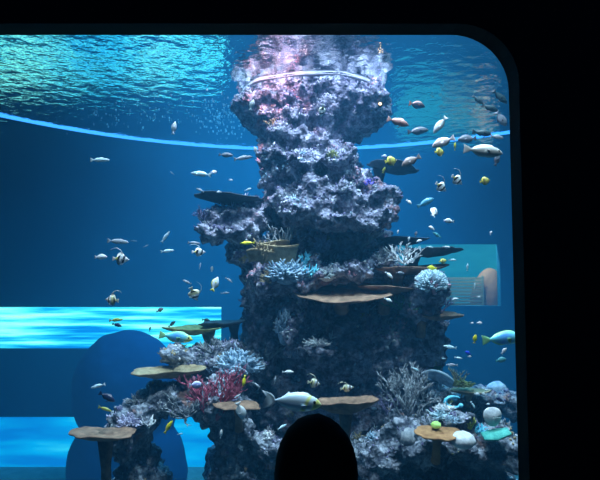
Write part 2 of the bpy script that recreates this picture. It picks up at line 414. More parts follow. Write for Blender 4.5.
def coralmat(name, a, b_, scale=14):
    return mottled(name, [(0.35, a), (0.65, b_)], scale, 0.85, 0.25, 4)
mc_lav = coralmat('lavender_coral', (0.28, 0.27, 0.40), (0.62, 0.61, 0.78))
mc_white = coralmat('white_coral', (0.55, 0.58, 0.62), (0.88, 0.90, 0.92))
mc_grey = coralmat('grey_coral', (0.18, 0.20, 0.23), (0.44, 0.47, 0.50))
mc_blue = coralmat('pale_blue_coral', (0.22, 0.34, 0.46), (0.48, 0.64, 0.76))
mc_orange = coralmat('orange_brown_coral', (0.26, 0.12, 0.05), (0.48, 0.26, 0.12), 10)
mc_ice = coralmat('ice_blue_coral', (0.40, 0.60, 0.70), (0.75, 0.90, 0.96))
mc_cyan = coralmat('cyan_coral', (0.08, 0.60, 0.85), (0.35, 0.90, 1.0))
mc_tan = coralmat('tan_coral', (0.24, 0.18, 0.10), (0.46, 0.36, 0.22))
mc_brown = coralmat('brown_table_coral', (0.15, 0.09, 0.06), (0.34, 0.21, 0.14), 10)
mc_dark = coralmat('dark_table_coral', (0.03, 0.05, 0.07), (0.07, 0.10, 0.12), 8)
mc_olive = coralmat('olive_coral', (0.16, 0.18, 0.06), (0.40, 0.42, 0.16))
mc_yellow = coralmat('yellow_coral', (0.55, 0.55, 0.10), (0.85, 0.80, 0.25))
mc_red = coralmat('rose_red_coral', (0.34, 0.05, 0.10), (0.62, 0.16, 0.24))
mc_green = coralmat('dark_green_coral', (0.02, 0.10, 0.06), (0.06, 0.22, 0.10))
mc_lime = coralmat('lime_coral', (0.40, 0.75, 0.15), (0.60, 0.95, 0.30))
mc_purple = coralmat('violet_coral', (0.14, 0.10, 0.60), (0.30, 0.25, 0.95))
mc_dusk = coralmat('dusky_coral', (0.10, 0.10, 0.20), (0.20, 0.18, 0.32))
mc_pink = coralmat('pink_crust', (0.45, 0.22, 0.30), (0.78, 0.48, 0.55))
crust(pillar, 7000, [mc_pink, mc_dusk, mc_grey, mc_lav, mc_dusk, mc_grey, mc_dusk, mc_white, mc_lav, mc_blue], 3, 1.0, 5.3, .008, .026)
crust(pillar, 300, [mc_grey, mc_blue, mc_dusk], 4, -0.6, 1.0)
for k, o in enumerate([x for x in COL.objects if x.name.startswith('reef_rock')]):
    crust(o, 700, [mc_dusk, mc_grey, mc_lav, mc_dusk, mc_grey, mc_tan, mc_white], 10 + k, -1.0, 1.4, .008, .024)

# ---------------------------------------------------------------- corals
def up_dir(tilt, lean=0.0):
    return Vector((math.sin(math.radians(tilt)), -math.sin(math.radians(lean)), math.cos(math.radians(tilt)))).normalized()
def branch(name, base, h, mat, label, seed, mains=6, levels=2, spread=50, thick=0.05, kids=3, tilt=0, lean=15, flat=False, wig=0.25, category='coral', n=5):
    rnd = random.Random(seed); b = MB(); ax = up_dir(tilt, lean)
    def grow(p, d, L, r, lv):
        m = p + d * L * .5 + Vector((rnd.uniform(-1, 1), rnd.uniform(-1, 1) * (0.2 if flat else 1), rnd.uniform(-1, 1))) * L * wig * .4
        e = p + d * L + Vector((rnd.uniform(-1, 1), rnd.uniform(-1, 1) * (0.2 if flat else 1), rnd.uniform(-.3, 1))) * L * wig * .5
        b.tube([p, m, e], [r, r * .85, r * (.6 if lv else .35)], n)
        if lv <= 0: return
        for k in range(kids):
            q = m.lerp(e, rnd.uniform(0.1, 1.0)) if k else e
            dv = d + Vector((rnd.uniform(-1, 1), rnd.uniform(-1, 1) * (0.15 if flat else .9), rnd.uniform(-.35, 1))) * .85
            grow(q, dv.normalized(), L * rnd.uniform(.5, .75), r * .68, lv - 1)
    for k in range(mains):
        a = 2 * math.pi * (k + rnd.random() * .7) / mains; s = math.radians(spread) * math.sqrt(rnd.uniform(.05, 1))
        if flat: dv = Vector((math.sin(s) * (1 if k % 2 else -1), rnd.uniform(-.12, .12), math.cos(s)))
        else: dv = Vector((math.sin(s) * math.cos(a), math.sin(s) * math.sin(a), math.cos(s)))
        dv = (Vector((0, 0, 1)).rotation_difference(ax)) @ dv
        grow(Vector((0, 0, -.02)), dv.normalized(), h * (.55 if levels else 1) * rnd.uniform(.8, 1.1), h * thick, levels)
    o = b.build(name, mat); o.location = base
    return tag(o, label, category)
def plate(px, row, wpx, d, mat, label, thick=.035, tilt=0, pitch=8, dep=.8, seed=0, stalk=0.25, dish=.12, shift=0.0, dense=False):
    """flat table coral: a wavy plate on a short stalk"""
    rnd = random.Random(seed); c = P(px, row, d); R_ = M_(wpx, d) / 2
    e = empty('table_coral', c); tag(e, label, 'coral')
    NR, NA = 9, 56; top = []; bot = []
    ph = [rnd.uniform(0, 6.28) for _ in range(4)]
    M = Euler((math.radians(pitch), math.radians(tilt), 0)).to_matrix()
    for j in range(NR + 1):
        s = j / NR
        for i in range(NA):
            a = 2 * math.pi * i / NA
            w = 1 + .08 * math.sin(2 * a + ph[0]) + .06 * math.sin(3 * a + ph[1]) + .035 * math.sin(7 * a + ph[2]) + .025 * math.sin(13 * a + ph[3])
            x = math.cos(a) * R_ * s * w; y = math.sin(a) * R_ * dep * s * w
            z = dish * R_ * (s * s - .6) + .03 * R_ * math.sin(3 * a + ph[3]) * s + noise.noise(Vector((x * 9, y * 9, seed))) * .012
            tz = thick * (1 - .6 * s * s)
            top.append(M @ Vector((x, y, z + tz * .5))); bot.append(M @ Vector((x, y, z - tz * .5 - (0.10 * R_ * (1 - s)))))
    v = top + bot; n1 = len(top); f = []
    for j in range(NR):
        for i in range(NA):
            k = (i + 1) % NA
            f.append((j*NA+i, (j+1)*NA+i, (j+1)*NA+k, j*NA+k)); f.append((n1+j*NA+i, n1+j*NA+k, n1+(j+1)*NA+k, n1+(j+1)*NA+i))
    for i in range(NA):
        k = (i + 1) % NA; f.append((NR*NA+i, n1+NR*NA+i, n1+NR*NA+k, NR*NA+k))
    mesh_obj('plate', v, f, mat, e)
    b = MB(); b.tube([Vector((shift * R_, .1 * R_, 0)), Vector((shift * R_, .25 * R_, -.12 * R_ - stalk * .4)), Vector((shift * R_, .45 * R_, -.12 * R_ - stalk))], [R_ * .28, R_ * .16, R_ * .2], 12)
    b.build('stalk', mat, e)
    return e
def dome(name, px, row, wpx, hpx, mat, label, d0=6.0, sink=.05, lobes=0, seed=0, d=None, bump=.12, category='coral'):
    rnd = random.Random(seed); c = P(px, row, d) if d else on_rock(px, row, d0, sink)
    R_ = M_(wpx, c.y) / 2; H = M_(hpx, c.y) / 2
    vs_, fs = ICO[3]; out = []
    for v in vs_:
        q = Vector(v); k = 1 + bump * noise.noise(q * 2.2 + Vector((seed, 0, 0))) + bump * .5 * noise.noise(q * 6 + Vector((seed, 3, 0)))
        out.append((q.x * R_ * k, q.y * R_ * k * .9, q.z * H * k))
    o = mesh_obj(name, out, fs, mat); o.location = c
    return tag(o, label, category)
def knobs(name, px, row, wpx, hpx, mat, label, seed, n=26, r=.2, d0=6.4, branchy=True, category='coral', flat=1.0):
    """head of crowded knobs and short fingers"""
    rnd = random.Random(seed); c = on_rock(px, row, d0, .04 + (1 - flat) * .2); R_ = M_(wpx, c.y) / 2; H = M_(hpx, c.y) / 2
    b = MB(); b.ball((0, .02, 0), (R_ * .75, R_ * .6, H * .75), 2)
    for k in range(n):
        a = rnd.uniform(0, 6.28); z = rnd.uniform(-.5, 1); s = math.sqrt(max(0, 1 - z * z))
        dv = Vector((s * math.cos(a), -abs(s * math.sin(a)), z))
        p = Vector((dv.x * R_ * .6, dv.y * R_ * .5, dv.z * H * .6)); q = Vector((dv.x * R_, dv.y * R_ * .85, dv.z * H + .1 * H))
        rr = R_ * r * rnd.uniform(.6, 1.1)
        b.tube([p, p.lerp(q, .6), q], [rr, rr * .95, rr * .55], 6)
        if branchy:
            w = q - p; b.tube([p.lerp(q, .5), q + Vector((rnd.uniform(-1, 1), rnd.uniform(-.6, .2), rnd.uniform(-.2, 1))) * R_ * .3], [rr * .6, rr * .35], 5)
    o = b.build(name, mat); o.location = c
    return tag(o, label, category)

# table corals: centre, width in the photograph, distance
plate(230, 199, 64, 6.9, mc_dark, 'dark blue-black table coral over the left ledge of the pillar', seed=1, pitch=-3, tilt=4, stalk=.2, shift=.3)
plate(393, 168, 52, 7.5, mc_dark, 'dark table coral behind the round yellow butterflyfish', seed=2, pitch=-4, tilt=8, stalk=.3, shift=-.5)
plate(343, 295, 86, 6.45, mc_brown, 'broad brown table coral with a dimple, jutting from the middle of the pillar', seed=3, pitch=13, dep=.75, stalk=.12, dish=.10)
plate(409, 268, 70, 6.85, mc_brown, 'brown table coral carrying the pale bushy coral', seed=4, pitch=3, tilt=-1, stalk=.3, shift=-.3)
plate(428, 251, 68, 7.0, mc_dark, 'thin dark table coral reaching towards the far teal window', seed=5, pitch=0, tilt=-1, stalk=.25, shift=-.4, thick=.03)
plate(405, 240, 56, 7.2, mc_dark, 'thin dark plate coral above the pale bushy coral', seed=6, pitch=0, tilt=0, stalk=.3, shift=-.5, thick=.025)
plate(386, 287, 66, 6.75, mc_brown, 'thin brown plate coral just right of the dimpled table coral', seed=7, pitch=2, tilt=2, stalk=.3, thick=.025)
plate(436, 315, 52, 6.8, mc_brown, 'small pointed brown plate coral low on the right flank of the pillar', seed=8, pitch=2, tilt=2, stalk=.25, shift=-.5)
plate(168, 371, 70, 6.35, mc_tan, 'greyish tan table coral left of the red coral', seed=9, pitch=-2, tilt=-3, stalk=.25, shift=.4)
plate(222, 323, 46, 7.1, mc_dark, 'dark plate coral at the right end of the cyan window', seed=10, pitch=-1, tilt=-4, stalk=.3, shift=.5)
plate(193, 329, 58, 7.0, mc_olive, 'flat olive plate coral in front of the cyan window', seed=11, pitch=-2, tilt=0, stalk=.3, shift=.5, thick=.03)
plate(346, 404, 60, 5.6, mc_brown, 'curved brown plate coral in front of the dark base, right of the large white fish', seed=12, pitch=-6, tilt=-5, stalk=.7, dish=.3)
plate(238, 405, 42, 6.0, mc_brown, 'reddish brown plate coral beside the red coral', seed=13, pitch=1, tilt=2, stalk=.3, dish=-.08)
plate(104, 434, 58, 5.6, mc_brown, 'brown table coral in the lower left corner', seed=14, pitch=-4, tilt=3, stalk=.9)
plate(438, 434, 46, 5.35, mc_orange, 'orange-brown table coral in the lower right among small corals', seed=15, pitch=3, tilt=2, stalk=.3)
plate(470, 391, 36, 7.2, mc_tan, 'small flat coral plate on the far right rock shelf', seed=16, pitch=-3, stalk=.2)

# branching corals: (base px, base row, height px)
def br(px, row, hpx, mat, label, seed, name='branching_coral', d0=6.5, sink=.03, at=None, **kw):
    c = P(px, row, at) if at else on_rock(px, row, d0, sink); return branch(name, c, M_(hpx, c.y), mat, label, seed, **kw)
br(404, 262, 24, mc_white, 'pale yellow-white bushy coral standing on the brown table coral', 21, mains=12, levels=2, spread=75, thick=.035, d0=6.6)
br(383, 263, 16, mc_grey, 'small grey tuft coral left of the pale bushy coral', 22, mains=8, levels=2, spread=70, thick=.04)
br(340, 284, 34, mc_white, 'white antler coral above the dimpled table coral', 23, mains=7, levels=2, spread=60, thick=.05, tilt=-8)
br(366, 284, 22, mc_grey, 'grey branching coral on the shelf right of the antler coral', 24, mains=9, levels=2, spread=75, thick=.045)
br(362, 248, 26, mc_grey, 'slanting grey sprig coral in the dark recess of the pillar', 25, mains=4, levels=2, spread=25, thick=.07, tilt=28)
br(282, 248, 32, mc_grey, 'arching grey branches above the tan scroll coral', 26, mains=7, levels=1, spread=70, thick=.05, wig=.6, at=6.62)
br(262, 262, 26, mc_tan, 'upright tan fingers of coral in front of the tan scroll coral', 27, mains=8, levels=1, spread=45, thick=.06, at=6.45)
br(408, 416, 42, mc_grey, 'tall tangled grey branching coral in the lower right', 28, mains=11, levels=3, spread=42, thick=.028, wig=.5, d0=5.9)
br(401, 388, 24, mc_white, 'pale bush of twigs topping the tangled grey coral', 29, mains=12, levels=2, spread=70, thick=.035, d0=6.0)
br(418, 404, 18, mc_white, 'round whitish clump of twigs right of the tangled grey coral', 30, mains=12, levels=2, spread=80, thick=.045, d0=5.85)
br(388, 412, 22, mc_dusk, 'dusky violet twig coral beside the curved brown plate', 31, mains=8, levels=2, spread=60, thick=.03, d0=6.0)
br(148, 425, 16, mc_white, 'bright white antler coral low on the arched rock', 32, mains=7, levels=1, spread=70, thick=.09, d0=6.0)
br(160, 408, 13, mc_grey, 'small slanting grey sprig on the dark arched rock', 33, mains=4, levels=1, spread=40, thick=.09, tilt=30, d0=6.0)
br(186, 416, 28, mc_grey, 'grey bushy coral left of the red coral', 34, mains=12, levels=2, spread=72, thick=.035, d0=6.0)
br(215, 420, 44, mc_red, 'rose red fan coral on the arched rock', 35, name='fan_coral', mains=11, levels=3, spread=42, thick=.035, d0=6.0, flat=True)
br(229, 400, 16, mc_white, 'white sprig sprouting right of the red coral', 36, mains=5, levels=1, spread=50, thick=.08, tilt=15, d0=6.0)
br(245, 346, 16, mc_grey, 'spiky grey coral on the left of two at the foot of the pillar ledge', 37, mains=7, levels=1, spread=65, thick=.08, d0=6.5)
br(268, 358, 24, mc_grey, 'taller spiky grey coral on the right of two at the foot of the pillar ledge', 38, mains=8, levels=1, spread=60, thick=.07, d0=6.6)
br(212, 352, 17, mc_grey, 'knobby pale coral above the low ledge left of the pillar', 39, mains=10, levels=2, spread=75, thick=.06, d0=6.5)
br(178, 364, 15, mc_grey, 'grey-green bush on the tan table coral', 40, mains=11, levels=2, spread=78, thick=.035, d0=6.3)
br(210, 372, 18, mc_blue, 'bluish coral tufts between the red coral and the low ledge', 41, mains=10, levels=2, spread=78, thick=.045, d0=6.5)
br(455, 386, 20, mc_tan, 'small brownish twig coral on the far right shelf', 42, mains=6, levels=2, spread=45, thick=.04, d0=7.1)
br(469, 428, 18, mc_yellow, 'yellow finger coral between the orange-brown table coral and the cyan coral', 43, mains=5, levels=1, spread=30, thick=.10, d0=5.6)
br(388, 346, 22, mc_grey, 'dim grey tuft on the dark lower body of the pillar', 44, mains=6, levels=2, spread=35, thick=.06, d0=6.6)
br(372, 332, 18, mc_dusk, 'dark tuft coral under the brown plates', 45, mains=7, levels=2, spread=60, thick=.05, d0=6.6)
br(402, 308, 22, mc_green, 'dark green bushy coral under the brown plates', 46, mains=12, levels=2, spread=80, thick=.045, d0=6.7)
br(205, 220, 16, mc_dusk, 'dark brushy coral at the outer end of the left ledge', 47, mains=9, levels=2, spread=50, thick=.05, d0=6.8)
br(272, 126, 12, mc_tan, 'little tan soft coral high on the front ridge of the pillar', 48, mains=6, levels=1, spread=60, thick=.10)
br(308, 276, 18, mc_cyan, 'bright cyan soft coral in the middle of the pillar', 49, mains=9, levels=1, spread=60, thick=.09, at=6.42)
br(304, 264, 16, mc_cyan, 'upper bright cyan soft coral beside the tan scroll coral', 50, mains=7, levels=1, spread=50, thick=.09, at=6.5)
br(440, 312, 18, mc_dusk, 'dark sprig at the outer right flank of the pillar', 51, mains=6, levels=2, spread=50, thick=.05, d0=6.9)
br(330, 338, 10, mc_white, 'pale sprig on the narrow lit ridge of the dark base', 52, mains=7, levels=1, spread=70, thick=.1)

knobs('coral_head', 241, 366, 44, 30, mc_blue, 'large pale blue knobby coral head on the low ledge', 61, n=70, r=.10)
knobs('coral_head', 320, 246, 22, 20, mc_lav, 'lavender coral head beside the cyan soft coral', 62, n=40, r=.16)
knobs('coral_head', 344, 236, 18, 18, mc_grey, 'grey coral head in the dark recess', 63, n=36, r=.14)
knobs('coral_head', 288, 276, 44, 26, mc_blue, 'pale blue bushy coral head below the tan scroll coral', 64, n=90, r=.09)
knobs('coral_head', 268, 280, 18, 18, mc_tan, 'small tan and yellow coral head left of the pale blue one', 65, n=30, r=.14)
knobs('coral_head', 327, 276, 20, 16, mc_white, 'cream coral head right of the cyan soft coral', 66, n=34, r=.14)
knobs('coral_head', 431, 284, 34, 28, mc_ice, 'pale icy blue coral crust on the right flank of the pillar', 67, n=170, r=.07, branchy=False, flat=.55)
knobs('coral_head', 369, 184, 10, 8, mc_purple, 'small violet coral on the upper right boulder', 68, n=24, r=.2)
knobs('coral_head', 333, 156, 12, 10, mc_olive, 'small greenish coral on the upper front boulder', 69, n=22, r=.2)
knobs('coral_head', 284, 330, 18, 42, mc_blue, 'narrow pale blue coral ridge running down the dark base', 70, n=80, r=.11)
knobs('coral_head', 318, 344, 26, 10, mc_white, 'whitish coral along the small lit ledge in the dark base', 71, n=40, r=.09)
knobs('coral_head', 441, 416, 26, 12, mc_ice, 'blue-grey coral patch above the orange-brown table coral', 72, n=46, r=.1, d0=5.8)
knobs('coral_head', 479, 432, 18, 16, mc_cyan, 'cyan-white coral cluster below the pale round coral', 73, n=34, r=.13, d0=5.7)
knobs('coral_head', 358, 440, 14, 12, mc_tan, 'beige coral knob at the bottom right of the dark head', 74, n=24, r=.17, d0=6.1)
knobs('coral_head', 373, 438, 14, 12, mc_blue, 'bluish white coral knob next to the beige one', 75, n=24, r=.17, d0=6.1)
knobs('coral_head', 267, 437, 12, 12, mc_white, 'whitish coral knob left of the dark head', 76, n=24, r=.17, d0=6.1)
knobs('coral_head', 258, 412, 8, 10, mc_white, 'tiny white coral below the tail of the large white fish', 77, n=18, r=.2, d0=6.3)
knobs('coral_head', 140, 402, 26, 14, mc_grey, 'grey crust coral along the upper slope of the arched rock', 78, n=50, r=.1)
knobs('coral_head', 130, 424, 26, 22, mc_lav, 'lavender-white crust coral on the outer foot of the arched rock', 79, n=60, r=.1)
knobs('coral_head', 462, 384, 22, 9, mc_olive, 'olive yellow coral mound on the far right shelf', 80, n=34, r=.1, d0=7.2)
knobs('coral_head', 437, 352, 12, 10, mc_grey, 'small grey coral on the right edge of the pillar base', 81, n=20, r=.16, d0=7.0)

dome('dome_coral', 497, 388, 18, 13, mc_blue, 'pale blue domed coral on the far right shelf', d0=7.2, seed=1)
dome('dome_coral', 463, 440, 24, 16, mc_white, 'pale greenish white dome coral right of the orange-brown table coral', d=5.3, seed=2)
dome('dome_coral', 411, 438, 22, 20, mc_grey, 'grey dome coral at the foot of the tangled grey coral', d0=5.8, seed=3)
dome('cup_coral', 436, 425, 10, 7, mc_lime, 'lime green cup coral at the back of the orange-brown table coral', d=5.45, seed=4)
dome('dome_coral', 462, 434, 16, 10, mc_olive, 'small olive coral lump beside the yellow finger coral', d0=5.6, seed=5)
dome('dome_coral', 437, 366, 9, 9, mc_green, 'small greenish lump above the pale blue leather coral', d0=7.0, seed=6)
# leather corals and other odd shapes
def sheet(name, pts_fn, nu, nv, thick, mat, loc, label, category='coral'):
    """a curved leaf of coral with real thickness"""
    g = [[pts_fn(i / nu, j / nv) for j in range(nv + 1)] for i in range(nu + 1)]
    nr = [[None] * (nv + 1) for _ in range(nu + 1)]
    for i in range(nu + 1):
        for j in range(nv + 1):
            a = g[min(i + 1, nu)][j] - g[max(i - 1, 0)][j]; b = g[i][min(j + 1, nv)] - g[i][max(j - 1, 0)]
            n = a.cross(b); nr[i][j] = n.normalized() if n.length > 1e-9 else Vector((0, 0, 1))
    v = [g[i][j] + nr[i][j] * thick * .5 for i in range(nu + 1) for j in range(nv + 1)] + [g[i][j] - nr[i][j] * thick * .5 for i in range(nu + 1) for j in range(nv + 1)]
    N = (nu + 1) * (nv + 1); I = lambda i, j: i * (nv + 1) + j; f = []
    for i in range(nu):
        for j in range(nv):
            f.append((I(i, j), I(i + 1, j), I(i + 1, j + 1), I(i, j + 1))); f.append((N + I(i, j), N + I(i, j + 1), N + I(i + 1, j + 1), N + I(i + 1, j)))
    for i in range(nu):
        f.append((I(i, 0), N + I(i, 0), N + I(i + 1, 0), I(i + 1, 0))); f.append((I(i, nv), I(i + 1, nv), N + I(i + 1, nv), N + I(i, nv)))
    for j in range(nv):
        f.append((I(0, j), I(0, j + 1), N + I(0, j + 1), N + I(0, j))); f.append((I(nu, j), N + I(nu, j), N + I(nu, j + 1), I(nu, j + 1)))
    o = mesh_obj(name, v, f, mat); o.location = loc
    return tag(o, label, category)
# tan scroll coral: three nested curled leaves, each a leaf of one coral
c = P(272, 252, 6.55); s = M_(1, c.y)
e = empty('scroll_coral', c); tag(e, 'tan scroll coral of curled leaves on the pillar ledge', 'coral')
for k, (ox, oz, w, h, cur) in enumerate([(-10, -6, 26, 12, 1.0), (8, -3, 34, 16, 1.3), (2, 4, 30, 10, .8)]):
    def fn(u, v, ox=ox, oz=oz, w=w, h=h, cur=cur, k=k):
        a = (u - .5) * 2.2
        rad = (w * .5) * (1 + .25 * v + .05 * math.sin(9 * u + k))
        return Vector(((ox + rad * math.sin(a) * 1.0) * s, (-6 - rad * .55 * math.cos(a) * (0.6 + .6 * v) + 4 * k) * s, (oz + h * (v - .4) + 1.5 * math.sin(5 * u + 2 * k)) * s))
    q = sheet('leaf', fn, 22, 8, .018, mc_tan, (0, 0, 0), None, None); q.parent = e
# pale blue leather coral: a drooping tongue
c = P(436, 376, 6.6); s = M_(1, 6.6)
def fn(u, v):
    x = (-14 + 30 * u); w = 6.5 * math.sin(math.pi * min(1, .12 + .88 * (1 - u) ** .8)) ** .6 + 2.0
    z = 5 * math.sin(2.6 * u + .3) - 9 * u + (v - .5) * w * 1.3
    return Vector((x * s, (v - .5) * w * 1.6 * s * -1 + .03 * math.sin(6 * u), z * s))
sheet('leather_coral', fn, 20, 8, .03, mc_blue, c, 'smooth pale blue leather coral like a tongue, above the tangled grey coral')
br(433, 398, 18, mc_blue, 'bluish stubby branches under the pale blue leather coral', 53, mains=7, levels=1, spread=45, thick=.10, d0=6.6)
# pale round coral leaf standing on edge
c = P(492, 416, 5.7); s = M_(1, 5.7)
def fn(u, v):
    a = 2 * math.pi * v; r = u * (8.3 + .5 * math.sin(3 * a)) + .01
    return Vector((r * math.cos(a) * s, -.035 * (1 - u * u), r * math.sin(a) * 1.05 * s))
o = sheet('leather_coral', fn, 8, 32, .03, mc_white, c, 'pale round leather coral standing on edge in the lower right corner')
# teal wedge leaf
c = P(493, 432, 5.7)
def fn(u, v):
    return Vector(((-12 + 26 * u) * s, -.12 * v, (5 * u - 2 - (1 - u * .2) * 8 * (v - .3) * (.4 + .6 * (1 - abs(2 * u - 1)))) * s))
sheet('leaf_coral', fn, 14, 8, .02, coralmat('teal_coral', (0.05, .35, .30), (.15, .6, .5)), c, 'teal wedge of leaf coral below the pale round coral')
# curled white coral: a C lying on its back
c = P(454, 402, 6.3); s = M_(1, 6.3); b = MB()
pts = [Vector((math.cos(a) * 8.5 * s, .15 * math.sin(a) * s, math.sin(a) * 5.2 * s)) for a in [math.radians(45 + 9.5 * k) for k in range(30)]]
b.tube(pts, [(.6 + 1.3 * math.sin(math.pi * k / 29)) * s for k in range(30)], 8); b.ball(pts[-1], (2.6 * s, 2 * s, 2.2 * s), 2)
b.tube([Vector((-8 * s, 0, 0)), Vector((-9 * s, .1, -12 * s))], [1.5 * s, 2 * s], 7)
tag(b.build('soft_coral', mc_cyan), 'curled white-blue coral shaped like a letter C', 'coral').location = c

# ---------------------------------------------------------------- light tube at the water line
m_tube, nt, out = new_mat('blue_light_tube')
e = nd(nt, 'ShaderNodeEmission'); e.inputs[0].default_value = (0.05, 0.32, 1.0, 1); e.inputs[1].default_value = 2.2
nt.links.new(e.outputs[0], out.inputs[0])
b = MB(); pts = []
for k in range(61):
    a = math.radians(-62 + 124 * k / 60); pts.append((7.3 * math.sin(a), 4.55 + 7.3 * math.cos(a), SURF - .004))
b.tube(pts, .034, 8)
tag(b.build('light_tube', m_tube), 'long curved blue light tube floating along the water line behind the pillar', 'light')
# twin underwater lamp on the pillar
c = P(382, 104, 6.95)
c = on_rock(380, 104, 7.0, -.05)
e = empty('underwater_lamp', c); tag(e, 'small twin underwater lamp glowing warm white on the right edge of the pillar top', 'lamp')
m_lamp, nt, out = new_mat('warm_lens'); q = nd(nt, 'ShaderNodeEmission'); q.inputs[0].default_value = (1.0, .55, .30, 1); q.inputs[1].default_value = 5.0; nt.links.new(q.outputs[0], out.inputs[0])
m_blk = plain('black_rubber', (.01, .01, .012), .5)
b = MB(); b.tube([(0, .12, .0), (0, -.01, 0)], .05, 14); b.tube([(-.06, .12, -.06), (-.06, .0, -.06)], .032, 14); b.tube([(0, .1, 0), (-.06, .1, -.06)], .02, 6); b.build('housing', m_blk, e)
for (x, z, r) in ((0, 0, .024), (-.06, -.06, .015)):
    b = MB(); b.ball((x, -.012 if r > .02 else -.002, z), (r, r * .4, r), 2); b.build('lens', m_lamp, e)

# things beyond the far windows
m_lv = mottled('pale_slats', [(0.3, (.30, .28, .18)), (0.7, (.38, .35, .22))], 4, .8, 0)
hx0, hx1_, hz0, hz1_ = holes[2]
slab('far_glow_panel', (hx0 - 2.5, 21.0, hz0 - 1.5), (hx1_ + 2.5, 21.1, hz1_ + 1.5), m_teal_glow)  # added panel whose glow gives the window its teal light
b = MB(); x0, x1 = P(446, 290, 18.9).x, P(482, 290, 18.9).x; z0, z1 = P(300, 306, 18.9).z, P(300, 277, 18.9).z
for k in range(9):
    z = z0 + (z1 - z0) * (k + .5) / 9; b.box((x0, 18.88, z - .045), (x1, 18.94, z + .045))
e = empty('slatted_screen', (0, 0, 0)); tag(e, 'pale slatted screen seen through the far teal window', 'screen')
b.build('slats', m_lv, e, smooth=False)
for x in (x0 - .04, x1):
    b = MB(); b.box((x, 18.86, hz0 - 1.5), (x + .06, 18.96, z1 + .05)); b.build('post', m_lv, e, smooth=False)
mm = mottled('brown_hide', [(0.3, (.20, .085, .05)), (0.7, (.30, .14, .085))], 2, .9, 0)
o = rock('rounded_boulder', [B(490, 310, 19.4, 20, 42, .6), B(505, 322, 19.4, 16, 36, .5)], mm, .08, disp=((1.2, .12),))
tag(o, 'tall round-topped brown shape beyond the far teal window', 'rock')
area('far_room_fill', (P(470, 250, 18.5).x, 18.5, hz1_ + .8), (P(478, 290, 19).x, 19.2, hz0 + .5), .8, 300, (.8, .95, .9))  # added unseen fill that brightens the slats and the brown shape

